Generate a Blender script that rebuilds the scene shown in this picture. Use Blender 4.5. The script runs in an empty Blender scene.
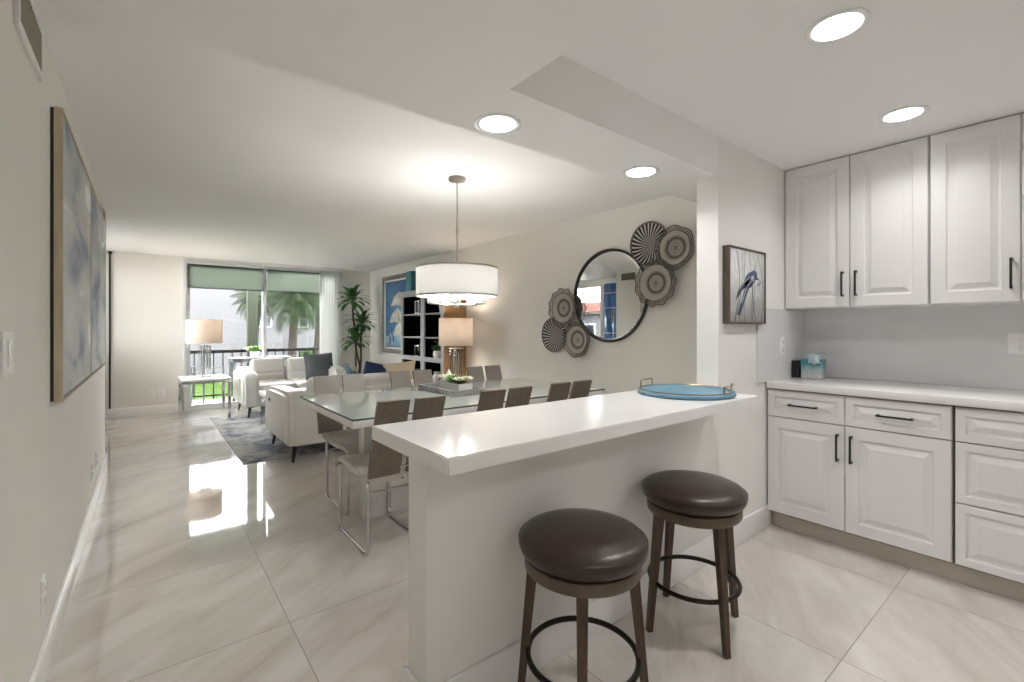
import bpy, bmesh, math, random
from mathutils import Vector, Matrix
random.seed(4)
PI = math.pi
S = bpy.context.scene
COL = S.collection

# ------------------------------------------------------------------ camera
H = 1.24
YAW = math.radians(38.53)
cd = bpy.data.cameras.new('camera')
cam = bpy.data.objects.new('camera', cd); COL.objects.link(cam)
cam.location = (0, 0, H)
cam.rotation_euler = (PI/2, 0, -YAW)
cd.sensor_width = 36.0
cd.lens = 459.0/1024*36.0
cd.shift_y = -12.2/1024
cd.clip_start = 0.02; cd.clip_end = 300
S.camera = cam

# ------------------------------------------------------------------ world, sun, exposure
w = bpy.data.worlds.new('sky'); S.world = w; w.use_nodes = True
wn = w.node_tree; wn.nodes.clear()
bg = wn.nodes.new('ShaderNodeBackground'); wo = wn.nodes.new('ShaderNodeOutputWorld')
bg.inputs['Color'].default_value = (1.0, 0.975, 0.985, 1)
bg.inputs['Strength'].default_value = 13.0
wn.links.new(bg.outputs[0], wo.inputs[0])
sd = bpy.data.lights.new('sun', 'SUN'); sd.energy = 4.0; sd.angle = 0.02; sd.color = (1, .96, .9)
so = bpy.data.objects.new('sun', sd); COL.objects.link(so)
so.rotation_euler = (math.radians(32), 0, math.radians(-20)); so.location = (0, -5, 12)
S.view_settings.view_transform = 'Standard'
S.view_settings.look = 'None'
S.view_settings.gamma = 1.0
S.view_settings.use_curve_mapping = False
S.view_settings.exposure = 0.76
CAN_W, PEND_W, LAMP_W = 3.9, 14.0, 7.0
S.cycles.diffuse_bounces = 8; S.cycles.max_bounces = 14; S.cycles.transparent_max_bounces = 12

# ------------------------------------------------------------------ materials
def nm(name):
    m = bpy.data.materials.new(name); m.use_nodes = True
    return m, m.node_tree, m.node_tree.nodes['Principled BSDF']
def N(nt, t, **k):
    n = nt.nodes.new(t)
    for a, b in k.items(): setattr(n, a, b)
    return n
def pos(nt, kind='world'):
    if kind == 'world':
        return N(nt, 'ShaderNodeNewGeometry').outputs['Position']
    return N(nt, 'ShaderNodeTexCoord').outputs['Object']
def mat(name, c, rough=.5, metal=0, var=.04, scale=18, bump=0, bscale=60, coord='obj', stretch=(1,1,1), spec=.5, coat=0, trans=0, emit=None, estr=0):
    m, nt, b = nm(name)
    p = pos(nt, coord)
    mp = N(nt, 'ShaderNodeMapping'); mp.inputs['Scale'].default_value = stretch
    nt.links.new(p, mp.inputs['Vector'])
    nz = N(nt, 'ShaderNodeTexNoise'); nz.inputs['Scale'].default_value = scale; nz.inputs['Detail'].default_value = 4
    nt.links.new(mp.outputs[0], nz.inputs['Vector'])
    cr = N(nt, 'ShaderNodeValToRGB')
    cr.color_ramp.elements[0].position = .3; cr.color_ramp.elements[1].position = .7
    cr.color_ramp.elements[0].color = (*[max(0, x*(1-var)) for x in c], 1)
    cr.color_ramp.elements[1].color = (*[min(1, x*(1+var)) for x in c], 1)
    nt.links.new(nz.outputs['Fac'], cr.inputs[0]); nt.links.new(cr.outputs[0], b.inputs['Base Color'])
    b.inputs['Roughness'].default_value = rough; b.inputs['Metallic'].default_value = metal
    b.inputs['Specular IOR Level'].default_value = spec
    b.inputs['Coat Weight'].default_value = coat; b.inputs['Coat Roughness'].default_value = .05
    b.inputs['Transmission Weight'].default_value = trans
    if emit: b.inputs['Emission Color'].default_value = (*emit, 1); b.inputs['Emission Strength'].default_value = estr
    if bump:
        bz = N(nt, 'ShaderNodeTexNoise'); bz.inputs['Scale'].default_value = bscale
        nt.links.new(mp.outputs[0], bz.inputs['Vector'])
        bp = N(nt, 'ShaderNodeBump'); bp.inputs['Strength'].default_value = bump; bp.inputs['Distance'].default_value = .01
        nt.links.new(bz.outputs['Fac'], bp.inputs['Height']); nt.links.new(bp.outputs[0], b.inputs['Normal'])
    return m
def math_(nt, op, a, b=None):
    n = N(nt, 'ShaderNodeMath', operation=op)
    for i, v in enumerate((a, b)):
        if v is None: continue
        if isinstance(v, (int, float)): n.inputs[i].default_value = v
        else: nt.links.new(v, n.inputs[i])
    return n.outputs[0]
def ramp(nt, fac, stops, interp='LINEAR'):
    cr = N(nt, 'ShaderNodeValToRGB'); cr.color_ramp.interpolation = interp
    e = cr.color_ramp.elements
    while len(e) > 1: e.remove(e[0])
    e[0].position = stops[0][0]; e[0].color = (*stops[0][1], 1)
    for p_, c_ in stops[1:]:
        q = e.new(p_); q.color = (*c_, 1)
    nt.links.new(fac, cr.inputs[0])
    return cr.outputs[0]

def floor_mat():
    m, nt, b = nm('polished_porcelain_tile')
    p = pos(nt)
    sx = N(nt, 'ShaderNodeSeparateXYZ'); nt.links.new(p, sx.inputs[0])
    def axis(o, off, pitch):
        t = math_(nt, 'DIVIDE', math_(nt, 'SUBTRACT', o, off), pitch)
        fr = math_(nt, 'FRACT', math_(nt, 'ADD', t, 50.0))
        d = math_(nt, 'MULTIPLY', math_(nt, 'MINIMUM', fr, math_(nt, 'SUBTRACT', 1.0, fr)), pitch)
        return math_(nt, 'LESS_THAN', d, .0018), math_(nt, 'FLOOR', t)
    gx, ix = axis(sx.outputs[0], .473, .78)
    gy, iy = axis(sx.outputs[1], 2.10, .762)
    g = math_(nt, 'MAXIMUM', gx, gy)
    off = N(nt, 'ShaderNodeCombineXYZ')
    nt.links.new(math_(nt, 'MULTIPLY', ix, 3.7), off.inputs[0]); nt.links.new(math_(nt, 'MULTIPLY', iy, 5.3), off.inputs[1])
    ad = N(nt, 'ShaderNodeVectorMath', operation='ADD'); nt.links.new(p, ad.inputs[0]); nt.links.new(off.outputs[0], ad.inputs[1])
    mp = N(nt, 'ShaderNodeMapping', vector_type='POINT'); mp.inputs['Rotation'].default_value = (0, 0, math.radians(-36)); 
    nt.links.new(ad.outputs[0], mp.inputs[0])
    mp2 = N(nt, 'ShaderNodeMapping'); mp2.inputs['Scale'].default_value = (.8, 2.9, 1); nt.links.new(mp.outputs[0], mp2.inputs[0])
    nz = N(nt, 'ShaderNodeTexNoise'); nz.inputs['Scale'].default_value = 1.6; nz.inputs['Detail'].default_value = 7; nz.inputs['Roughness'].default_value = .62; nz.inputs['Distortion'].default_value = .55
    nt.links.new(mp2.outputs[0], nz.inputs['Vector'])
    col = ramp(nt, nz.outputs['Fac'], [(.27, (.42, .38, .345)), (.40, (.55, .515, .475)), (.55, (.63, .60, .565)), (.72, (.71, .69, .665))])
    mx = N(nt, 'ShaderNodeMix', data_type='RGBA')
    nt.links.new(g, mx.inputs[0]); nt.links.new(col, mx.inputs[6]); mx.inputs[7].default_value = (.22, .20, .185, 1)
    nt.links.new(mx.outputs[2], b.inputs['Base Color'])
    nt.links.new(math_(nt, 'ADD', math_(nt, 'MULTIPLY', g, .4), .045), b.inputs['Roughness'])
    b.inputs['Specular IOR Level'].default_value = .75
    b.inputs['IOR'].default_value = 1.55
    return m

M = {}
M['wall'] = mat('greige_wall_paint', (.77, .75, .705), .55, var=.01, coord='world', scale=3, bump=.03, bscale=160)
M['wallw'] = mat('white_wall_paint', (.84, .83, .81), .55, var=.01, coord='world', scale=3, bump=.03, bscale=160)
M['ceil'] = mat('ceiling_paint', (.88, .875, .865), .75, var=.008, coord='world', scale=3)
M['trim'] = mat('white_trim_paint', (.82, .81, .80), .3, var=.01, coord='world', scale=5)
M['floor'] = floor_mat()
M['cab'] = mat('white_cabinet_paint', (.80, .79, .79), .32, var=.008, scale=4)
M['toe'] = mat('beige_toe_board', (.58, .53, .47), .5, var=.03, scale=9)
M['quartz'] = mat('white_quartz', (.83, .82, .81), .12, var=.015, scale=9, spec=.6)
M['splash'] = mat('grey_quartz_splash', (.72, .72, .735), .22, var=.02, scale=5)
M['black'] = mat('black_metal', (.012, .012, .012), .38, 0, var=.1)
M['blackgloss'] = mat('black_gloss', (.01, .01, .012), .15, var=.1)
M['chrome'] = mat('chrome', (.58, .575, .57), .12, 1, var=.02)
M['nickel'] = mat('brushed_nickel', (.55, .52, .48), .28, 1, var=.05, stretch=(1, 1, 12))
M['brass'] = mat('antique_brass', (.36, .24, .12), .3, 1, var=.1)
M['stoolleather'] = mat('dark_brown_leather', (.040, .026, .019), .30, var=.15, scale=30, bump=.06, bscale=220)
M['stoolwood'] = mat('dark_walnut_wood', (.072, .045, .028), .42, var=.35, scale=10, stretch=(8, 8, .8))
M['apron'] = mat('weathered_bronze_wood', (.105, .076, .05), .38, var=.25, scale=14)
M['bronze'] = mat('dark_bronze_ring', (.022, .016, .012), .35, .6, var=.1)
M['seat'] = mat('pale_taupe_leather', (.56, .53, .49), .45, var=.04, scale=40, bump=.05, bscale=200)
M['back'] = mat('brown_grey_woven', (.155, .125, .095), .5, var=.18, scale=60, bump=.15, bscale=260)
M['lacq'] = mat('white_lacquer', (.80, .79, .77), .2, var=.01)
M['tglass'] = mat('pale_table_glass', (.60, .63, .61), .03, var=.01, spec=.9, coat=.6)
M['leather'] = mat('white_leather', (.78, .76, .73), .38, var=.02, scale=20, bump=.05, bscale=150)
M['charcoal'] = mat('charcoal_tweed', (.13, .14, .155), .9, var=.5, scale=70, bump=.3)
M['navy'] = mat('navy_fabric', (.016, .035, .12), .8, var=.2, scale=50)
M['cream'] = mat('cream_fabric', (.68, .58, .45), .85, var=.05, scale=50, bump=.2)
M['railblack'] = mat('matte_black_railing', (.006, .006, .006), .8, var=.1, spec=.08)
M['rug'] = None
M['shelf'] = mat('grey_washed_wood', (.36, .37, .39), .5, var=.12, scale=10, stretch=(6, 6, .8))
M['shelfin'] = mat('black_shelf_lining', (.004, .0035, .0035), .9, var=.2, spec=.1)
M['wood'] = mat('oak_panel', (.30, .165, .07), .5, var=.35, scale=9, stretch=(9, 9, .5))
M['lightwood'] = mat('pale_oak_frame', (.54, .46, .335), .5, var=.12, scale=14, stretch=(4, 4, .6))
M['darkwood'] = mat('dark_barn_wood', (.10, .075, .06), .55, var=.35, scale=12, stretch=(6, 6, .7))
M['greyframe'] = mat('grey_wood_frame', (.22, .205, .19), .5, var=.2, scale=14)
M['white'] = mat('white_plastic', (.82, .82, .81), .35, var=.01)
M['ceramic'] = mat('white_ceramic', (.80, .79, .77), .2, var=.02)
M['teal'] = mat('teal_ceramic', (.06, .25, .30), .3, var=.2)
M['blueglass'] = mat('blue_glass', (.16, .27, .38), .12, var=.3, scale=20, spec=.7)
M['leaf'] = mat('palm_leaf', (.05, .15, .035), .45, var=.45, scale=12)
M['succ'] = mat('succulent_green', (.12, .24, .05), .5, var=.45, scale=40)
M['petal'] = mat('cream_petal', (.82, .80, .66), .6, var=.06, scale=40)
M['stem'] = mat('cane_brown', (.075, .05, .035), .7, var=.35, scale=30)
M['soil'] = mat('dark_soil', (.03, .022, .016), .9, var=.4, scale=60)
M['pot'] = mat('dark_planter', (.04, .035, .033), .5, var=.1)
M['traywood'] = mat('grey_weathered_wood', (.30, .30, .30), .6, var=.35, scale=10, stretch=(1, 9, 3))
M['traymat'] = mat('mirror_grey_tray_base', (.20, .20, .21), .25, var=.1)
M['bluetray'] = mat('blue_grey_tray_wood', (.13, .265, .36), .4, var=.14, scale=9, stretch=(1, 10, 1))
M['outwhite'] = mat('white_stucco', (.082, .082, .088), .9, var=.02, scale=2, spec=.06)
M['olive'] = mat('olive_render', (.035, .04, .03), .8, var=.05, spec=.06)
M['grass'] = mat('lawn_grass', (.027, .048, .011), .9, var=.4, scale=4, bump=.6, bscale=40, coord='world', spec=.06)
M['bush'] = mat('shrub_leaf', (.026, .052, .010), .7, var=.6, scale=6, spec=.06)
M['palm'] = mat('outdoor_palm_leaf', (.008, .015, .005), .6, var=.5, scale=6, spec=.06)
M['trunk'] = mat('palm_bark', (.022, .019, .016), .85, var=.3, scale=14, stretch=(1, 1, 5), spec=.06)
M['darkglass'] = mat('dark_window_glass', (.03, .04, .06), .08, var=.1)
M['alu'] = mat('white_aluminium', (.62, .63, .64), .35, var=.02)
M['patio'] = mat('grey_patio_metal', (.10, .105, .115), .45, .0, var=.08, spec=.06)
M['paver'] = mat('balcony_tile', (.22, .215, .21), .5, var=.05, scale=5, spec=.06)
M['bulb'] = mat('lit_bulb', (1, 1, 1), .5, var=0, emit=(1, .93, .82), estr=2.5)
M['lens'] = mat('lit_downlight_lens', (1, 1, 1), .5, var=0, emit=(1, .98, .95), estr=7)
M['bluedoor'] = None
M['curtain'] = mat('white_sheer_fabric', (.80, .80, .79), .85, var=.03, scale=6, stretch=(6, 6, .3))
M['vent'] = mat('olive_grey_vent_metal', (.36, .34, .27), .5, var=.05)
M['ventdark'] = mat('vent_duct_dark', (.06, .055, .045), .8, var=.1)
M['rattan'] = mat('dark_rattan_rim', (.15, .135, .115), .8, var=.4, scale=60)
M['frost'] = mat('frosted_candle_glass', (.86, .87, .87), .25, var=.02, trans=.6)
M['roof'] = mat('brick_red_roof', (.05, .016, .010), .8, var=.3, scale=8, spec=.06)
M['glassedge'] = mat('green_glass_edge', (.05, .085, .075), .1, var=.05)
M['backfront'] = mat('taupe_back_leather', (.27, .245, .22), .42, var=.05, scale=40)
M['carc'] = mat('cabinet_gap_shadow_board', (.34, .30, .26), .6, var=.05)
M['tissue'] = mat('pale_tissue', (.72, .84, .86), .9, var=.04)

def glass_mat(name, tint=(1, 1, 1), k=1.0):
    m = bpy.data.materials.new(name); m.use_nodes = True; nt = m.node_tree; nt.nodes.clear()
    o = N(nt, 'ShaderNodeOutputMaterial'); mx = N(nt, 'ShaderNodeMixShader')
    t = N(nt, 'ShaderNodeBsdfTransparent'); t.inputs[0].default_value = (*tint, 1)
    g = N(nt, 'ShaderNodeBsdfGlossy'); g.inputs['Roughness'].default_value = .02
    f = N(nt, 'ShaderNodeFresnel'); f.inputs[0].default_value = 1.45
    nt.links.new(math_(nt, 'MULTIPLY', f.outputs[0], k), mx.inputs[0]); nt.links.new(t.outputs[0], mx.inputs[1]); nt.links.new(g.outputs[0], mx.inputs[2])
    nt.links.new(mx.outputs[0], o.inputs[0])
    return m
M['glass'] = glass_mat('window_glass', (.96, .98, .97))
M['lampglass'] = glass_mat('clear_lamp_glass', (.93, .94, .94), 1.3)
def cloth_light(name, c, tr=.5, pleat=0):
    m = bpy.data.materials.new(name); m.use_nodes = True; nt = m.node_tree; nt.nodes.clear()
    o = N(nt, 'ShaderNodeOutputMaterial'); mx = N(nt, 'ShaderNodeMixShader'); mx.inputs[0].default_value = tr
    nz = N(nt, 'ShaderNodeTexNoise'); nz.inputs['Scale'].default_value = 90
    nt.links.new(pos(nt, 'obj'), nz.inputs['Vector'])
    col = ramp(nt, nz.outputs['Fac'], [(.3, tuple(x*.96 for x in c)), (.7, c)])
    d = N(nt, 'ShaderNodeBsdfDiffuse'); t = N(nt, 'ShaderNodeBsdfTranslucent')
    nt.links.new(col, d.inputs[0]); nt.links.new(col, t.inputs[0])
    nt.links.new(d.outputs[0], mx.inputs[1]); nt.links.new(t.outputs[0], mx.inputs[2]); nt.links.new(mx.outputs[0], o.inputs[0])
    return m
M['shade'] = cloth_light('linen_lamp_shade', (.66, .615, .57), .42)
M['drum'] = cloth_light('white_drum_shade', (.90, .90, .89), .28)
def roller_mat():
    m = bpy.data.materials.new('sheer_roller_fabric'); m.use_nodes = True; nt = m.node_tree; nt.nodes.clear()
    o = N(nt, 'ShaderNodeOutputMaterial'); mx = N(nt, 'ShaderNodeMixShader'); mx.inputs[0].default_value = .42
    d = N(nt, 'ShaderNodeBsdfTranslucent'); 
    wv = N(nt, 'ShaderNodeTexWave', bands_direction='Z'); wv.inputs['Scale'].default_value = 40
    nt.links.new(pos(nt, 'obj'), wv.inputs['Vector'])
    nt.links.new(ramp(nt, wv.outputs['Fac'], [(0, (.36, .385, .345)), (1, (.40, .425, .39))]), d.inputs[0])
    t = N(nt, 'ShaderNodeBsdfTransparent'); t.inputs[0].default_value = (.22, .24, .215, 1)
    nt.links.new(d.outputs[0], mx.inputs[1]); nt.links.new(t.outputs[0], mx.inputs[2]); nt.links.new(mx.outputs[0], o.inputs[0])
    return m
M['roller'] = roller_mat()
def mirror_mat():
    m, nt, b = nm('mirror_silver'); b.inputs['Base Color'].default_value = (.88, .89, .89, 1)
    b.inputs['Metallic'].default_value = 1; b.inputs['Roughness'].default_value = .015
    return m
M['mirror'] = mirror_mat()
def rug_mat():
    m, nt, b = nm('distressed_grey_rug')
    p = pos(nt); mp = N(nt, 'ShaderNodeMapping'); mp.inputs['Scale'].default_value = (1, .8, 1); nt.links.new(p, mp.inputs[0])
    nz = N(nt, 'ShaderNodeTexNoise'); nz.inputs['Scale'].default_value = 3.4; nz.inputs['Detail'].default_value = 9; nz.inputs['Roughness'].default_value = .72
    nt.links.new(mp.outputs[0], nz.inputs['Vector'])
    nt.links.new(ramp(nt, nz.outputs['Fac'], [(.34, (.10, .12, .16)), (.43, (.24, .26, .29)), (.52, (.42, .42, .42)), (.66, (.56, .545, .52))]), b.inputs['Base Color'])
    b.inputs['Roughness'].default_value = .95; b.inputs['Specular IOR Level'].default_value = .1
    return m
M['rug'] = rug_mat()
def basket_rings():
    m, nt, b = nm('woven_ring_rattan')
    p = pos(nt, 'obj'); sx = N(nt, 'ShaderNodeSeparateXYZ'); nt.links.new(p, sx.inputs[0])
    r = math_(nt, 'SQRT', math_(nt, 'ADD', math_(nt, 'MULTIPLY', sx.outputs[0], sx.outputs[0]), math_(nt, 'MULTIPLY', sx.outputs[1], sx.outputs[1])))
    nz = N(nt, 'ShaderNodeTexNoise'); nz.inputs['Scale'].default_value = 60; nt.links.new(p, nz.inputs['Vector'])
    rr = math_(nt, 'ADD', math_(nt, 'MULTIPLY', r, 1/.2), math_(nt, 'MULTIPLY', math_(nt, 'SUBTRACT', nz.outputs['Fac'], .5), .07))
    L, D_ = (.47, .435, .39), (.07, .062, .056); G = (.31, .285, .25)
    base = ramp(nt, rr, [(0, L), (.06, D_), (.11, L), (.2, G), (.26, L), (.38, D_), (.46, G), (.52, L), (.70, L), (.76, D_), (.82, L), (.9, D_), (.95, L)])
    fine = math_(nt, 'SINE', math_(nt, 'MULTIPLY', r, 700))
    mx = N(nt, 'ShaderNodeMix', data_type='RGBA', blend_type='MULTIPLY'); mx.inputs[0].default_value = 1
    nt.links.new(base, mx.inputs[6]); nt.links.new(ramp(nt, math_(nt, 'ADD', math_(nt, 'MULTIPLY', fine, .5), .5), [(0, (.62, .62, .62)), (1, (1, 1, 1))]), mx.inputs[7])
    nt.links.new(mx.outputs[2], b.inputs['Base Color']); b.inputs['Roughness'].default_value = .8
    return m
def basket_rays():
    m, nt, b = nm('woven_spiral_rattan')
    p = pos(nt, 'obj'); sx = N(nt, 'ShaderNodeSeparateXYZ'); nt.links.new(p, sx.inputs[0])
    r = math_(nt, 'SQRT', math_(nt, 'ADD', math_(nt, 'MULTIPLY', sx.outputs[0], sx.outputs[0]), math_(nt, 'MULTIPLY', sx.outputs[1], sx.outputs[1])))
    a = math_(nt, 'ARCTAN2', sx.outputs[1], sx.outputs[0])
    s = math_(nt, 'SINE', math_(nt, 'ADD', math_(nt, 'MULTIPLY', a, 27), math_(nt, 'MULTIPLY', r, 45)))
    nt.links.new(ramp(nt, math_(nt, 'ADD', math_(nt, 'MULTIPLY', s, .5), .5), [(.35, (.03, .029, .03)), (.62, (.045, .045, .045)), (.80, (.58, .55, .50))]), b.inputs['Base Color'])
    b.inputs['Roughness'].default_value = .8
    return m
M['rings'] = basket_rings(); M['rays'] = basket_rays()
def abstract_art(seed):
    m, nt, b = nm('abstract_painting')
    p = pos(nt, 'obj'); mp = N(nt, 'ShaderNodeMapping'); mp.inputs['Scale'].default_value = (1, .32, 1.0); mp.inputs['Location'].default_value = (seed, seed*1.7, seed*.3)
    nt.links.new(p, mp.inputs[0])
    n1 = N(nt, 'ShaderNodeTexNoise'); n1.inputs['Scale'].default_value = 4.0; n1.inputs['Detail'].default_value = 6; n1.inputs['Distortion'].default_value = .5
    nt.links.new(mp.outputs[0], n1.inputs['Vector'])
    c1 = ramp(nt, n1.outputs['Fac'], [(.33, (.10, .12, .20)), (.40, (.25, .29, .37)), (.46, (.42, .43, .45)), (.56, (.52, .51, .49)), (.63, (.56, .58, .60)), (.67, (.86, .87, .87))])
    nt.links.new(c1, b.inputs['Base Color']); b.inputs['Roughness'].default_value = .45
    return m
M['art1'] = abstract_art(1.3); M['art2'] = abstract_art(4.1)
def grad_z(name, stops, rough=.3, spec=.5, nscale=12, nw=.2):
    m, nt, b = nm(name)
    p = pos(nt, 'obj'); sx = N(nt, 'ShaderNodeSeparateXYZ'); nt.links.new(p, sx.inputs[0])
    nz = N(nt, 'ShaderNodeTexNoise'); nz.inputs['Scale'].default_value = nscale; nt.links.new(p, nz.inputs['Vector'])
    f = math_(nt, 'ADD', sx.outputs[2], math_(nt, 'MULTIPLY', math_(nt, 'SUBTRACT', nz.outputs['Fac'], .5), nw))
    nt.links.new(f, N(nt, 'ShaderNodeMapRange').inputs[0])
    nt.links.new(ramp(nt, f, stops), b.inputs['Base Color']); b.inputs['Roughness'].default_value = rough; b.inputs['Specular IOR Level'].default_value = spec
    return m
M['tissuebox'] = grad_z('teal_ombre_print', [(.02, (.55, .55, .54)), (.055, (.33, .45, .47)), (.10, (.05, .22, .26))], .3, nw=.06, nscale=40)
M['bluedoor'] = grad_z('glossy_blue_lacquer', [(.05, (.012, .05, .16)), (.5, (.015, .07, .22)), (1, (.03, .13, .36))], .12, .8)
def flat(name, c, rough=.6): return mat(name, c, rough, var=.12, scale=25)
A_BLUE = flat('paint_blue', (.10, .24, .44)); A_LBLUE = flat('paint_light_blue', (.28, .45, .60)); A_WHITE = flat('paint_white', (.72, .70, .64)); A_SAND = flat('paint_sand', (.55, .46, .33))
A_DKBLUE = flat('paint_dark_blue', (.085, .10, .19)); A_GREY = flat('paint_grey', (.22, .24, .27)); A_PAPER = flat('paint_paper', (.66, .665, .66)); A_PGREY = flat('paint_pale_grey', (.40, .42, .45))
A_RED = flat('paint_brick', (.45, .16, .10))

# ------------------------------------------------------------------ mesh helpers
class MB:
    def __init__(s): s.bm = bmesh.new(); s.mi = 0
    def m(s, i): s.mi = i; return s
    def _merge(s, b2, T=None):
        if T is not None: bmesh.ops.transform(b2, matrix=T, verts=b2.verts)
        vm = {}
        for v in b2.verts: vm[v] = s.bm.verts.new(v.co)
        for f in b2.faces:
            try: g = s.bm.faces.new([vm[v] for v in f.verts]); g.material_index = s.mi; g.smooth = True
            except ValueError: pass
        b2.free(); return s
    def box(s, lo, hi, r=0, seg=2, T=None):
        b = bmesh.new(); bmesh.ops.create_cube(b, size=1)
        lo = Vector(lo); hi = Vector(hi); c = (lo+hi)/2; d = hi-lo
        for v in b.verts: v.co = Vector((v.co.x*d.x, v.co.y*d.y, v.co.z*d.z)) + c
        if r > 0:
            bmesh.ops.bevel(b, geom=b.edges[:], offset=min(r, min(abs(x) for x in d)*.49), segments=seg, profile=.5, affect='EDGES', clamp_overlap=True)
        return s._merge(b, T)
    def tube(s, pts, r, seg=8, closed=False, cap=True):
        pts = [Vector(p) for p in pts]; n = len(pts)
        rs = r if isinstance(r, (list, tuple)) else [r]*n
        T = []
        for i in range(n):
            if closed: t = pts[(i+1) % n]-pts[i-1]
            else: t = pts[min(i+1, n-1)]-pts[max(i-1, 0)]
            T.append(t.normalized())
        u = T[0].orthogonal().normalized(); rings = []
        for i in range(n):
            if i: u = (u - T[i]*u.dot(T[i])).normalized()
            v = T[i].cross(u)
            rings.append([s.bm.verts.new(pts[i]+(u*math.cos(2*PI*k/seg)+v*math.sin(2*PI*k/seg))*rs[i]) for k in range(seg)])
        for i in range(n if closed else n-1):
            a, b = rings[i], rings[(i+1) % n]
            sh = 0
            if closed and i == n-1:
                sh = min(range(seg), key=lambda q: (b[q].co-a[0].co).length)
            for k in range(seg):
                f = s.bm.faces.new((a[k], a[(k+1) % seg], b[(k+1+sh) % seg], b[(k+sh) % seg])); f.material_index = s.mi; f.smooth = True
        if cap and not closed:
            for rg in (rings[0][::-1], rings[-1]):
                f = s.bm.faces.new(rg); f.material_index = s.mi
        return s
    def lathe(s, prof, seg=24, c=(0, 0, 0), T=None, sc=(1, 1)):
        b = bmesh.new(); rings = []
        for r, z in prof:
            if r < 1e-6: rings.append([b.verts.new((c[0], c[1], c[2]+z))])
            else: rings.append([b.verts.new((c[0]+r*sc[0]*math.cos(2*PI*k/seg), c[1]+r*sc[1]*math.sin(2*PI*k/seg), c[2]+z)) for k in range(seg)])
        for a, d in zip(rings, rings[1:]):
            for k in range(seg):
                k2 = (k+1) % seg
                if len(a) == 1 and len(d) == 1: continue
                if len(a) == 1: b.faces.new((a[0], d[k2], d[k]))
                elif len(d) == 1: b.faces.new((a[k], a[k2], d[0]))
                else: b.faces.new((a[k], a[k2], d[k2], d[k]))
        return s._merge(b, T)
    def prism(s, pts, h, T=None, z0=0):
        b = bmesh.new()
        lo = [b.verts.new((x, y, z0)) for x, y in pts]; hi = [b.verts.new((x, y, z0+h)) for x, y in pts]
        n = len(pts)
        b.faces.new(lo[::-1]); b.faces.new(hi)
        for i in range(n): b.faces.new((lo[i], lo[(i+1) % n], hi[(i+1) % n], hi[i]))
        return s._merge(b, T)
    def pillow(s, w, h, t, T=None, n=14, pinch=.55):
        b = bmesh.new()
        def P(i, j, sg):
            u = -1+2*i/n; v = -1+2*j/n
            e = max(0, (1-abs(u)**2.6))*max(0, (1-abs(v)**2.6))
            k = 1-.07*(1-abs(u)*abs(v))*(u*u+v*v)*.8
            return Vector((u*w/2*k, v*h/2*k, sg*t/2*e**pinch))
        g = {}
        for sg in (1, -1):
            for i in range(n+1):
                for j in range(n+1):
                    edge = i in (0, n) or j in (0, n)
                    key = (i, j, 0 if edge else sg)
                    if key not in g: g[key] = b.verts.new(P(i, j, 0 if edge else sg))
        def k(i, j, sg): return g[(i, j, 0 if (i in (0, n) or j in (0, n)) else sg)]
        for sg in (1, -1):
            for i in range(n):
                for j in range(n):
                    q = [k(i, j, sg), k(i+1, j, sg), k(i+1, j+1, sg), k(i, j+1, sg)]
                    if sg < 0: q.reverse()
                    try: b.faces.new(q)
                    except ValueError: pass
        return s._merge(b, T)
    def panel(s, w, h, prof, T=None):
        """Nested rectangles: prof = [(inset, depth)...], back face at depth 0, closes in the middle."""
        b = bmesh.new(); R = []
        for ins, d in prof:
            R.append([b.verts.new((x, y, d)) for x, y in ((ins, ins), (w-ins, ins), (w-ins, h-ins), (ins, h-ins))])
        b.faces.new(R[0][::-1])
        for a, c in zip(R, R[1:]):
            for i in range(4): b.faces.new((a[i], a[(i+1) % 4], c[(i+1) % 4], c[i]))
        b.faces.new(R[-1])
        return s._merge(b, T)
    def build(s, name, mats, parent=None, loc=None, angle=35, flat=False):
        bmesh.ops.recalc_face_normals(s.bm, faces=s.bm.faces)
        me = bpy.data.meshes.new(name); s.bm.to_mesh(me); s.bm.free()
        for x in (mats if isinstance(mats, (list, tuple)) else [mats]): me.materials.append(x)
        if not flat:
            try: me.set_sharp_from_angle(angle=math.radians(angle))
            except Exception: pass
        o = bpy.data.objects.new(name, me); COL.objects.link(o)
        if parent: o.parent = parent
        if loc: o.location = loc
        return o

def tag(o, label=None, cat=None, group=None, kind=None):
    if label: o['label'] = label
    if cat: o['category'] = cat
    if group: o['group'] = group
    if kind: o['kind'] = kind
    return o
def thing(name, label, cat, loc=(0, 0, 0), rz=0, group=None):
    o = bpy.data.objects.new(name, None); COL.objects.link(o)
    o.empty_display_size = .1; o.location = loc; o.rotation_euler = (0, 0, rz)
    return tag(o, label, cat, group)
def kids(o): return [c for c in COL.objects if c.parent == o]
def copy_tree(o, loc, rz, label, group=None):
    r = o.copy(); COL.objects.link(r); r.location = loc; r.rotation_euler = (0, 0, rz); tag(r, label, None, group)
    for ch in kids(o):
        c = ch.copy(); COL.objects.link(c); c.parent = r
        for gc in kids(ch):
            d = gc.copy(); COL.objects.link(d); d.parent = c
    return r
def struct(name, mb, m, label=None):
    o = mb.build(name, m); o['kind'] = 'structure'
    if label: o['label'] = label
    return o
def arc(cx, cy, r, a0, a1, n=6): return [(cx+r*math.cos(a0+(a1-a0)*i/n), cy+r*math.sin(a0+(a1-a0)*i/n)) for i in range(n+1)]
def rot(ax, deg): return Matrix.Rotation(math.radians(deg), 4, ax)
def tr(*v): return Matrix.Translation(v)
# frame facing -X: local x -> -Y, local y -> +Z, local z -> -X
FX = Matrix(((0, 0, -1, 0), (-1, 0, 0, 0), (0, 1, 0, 0), (0, 0, 0, 1)))
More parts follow.
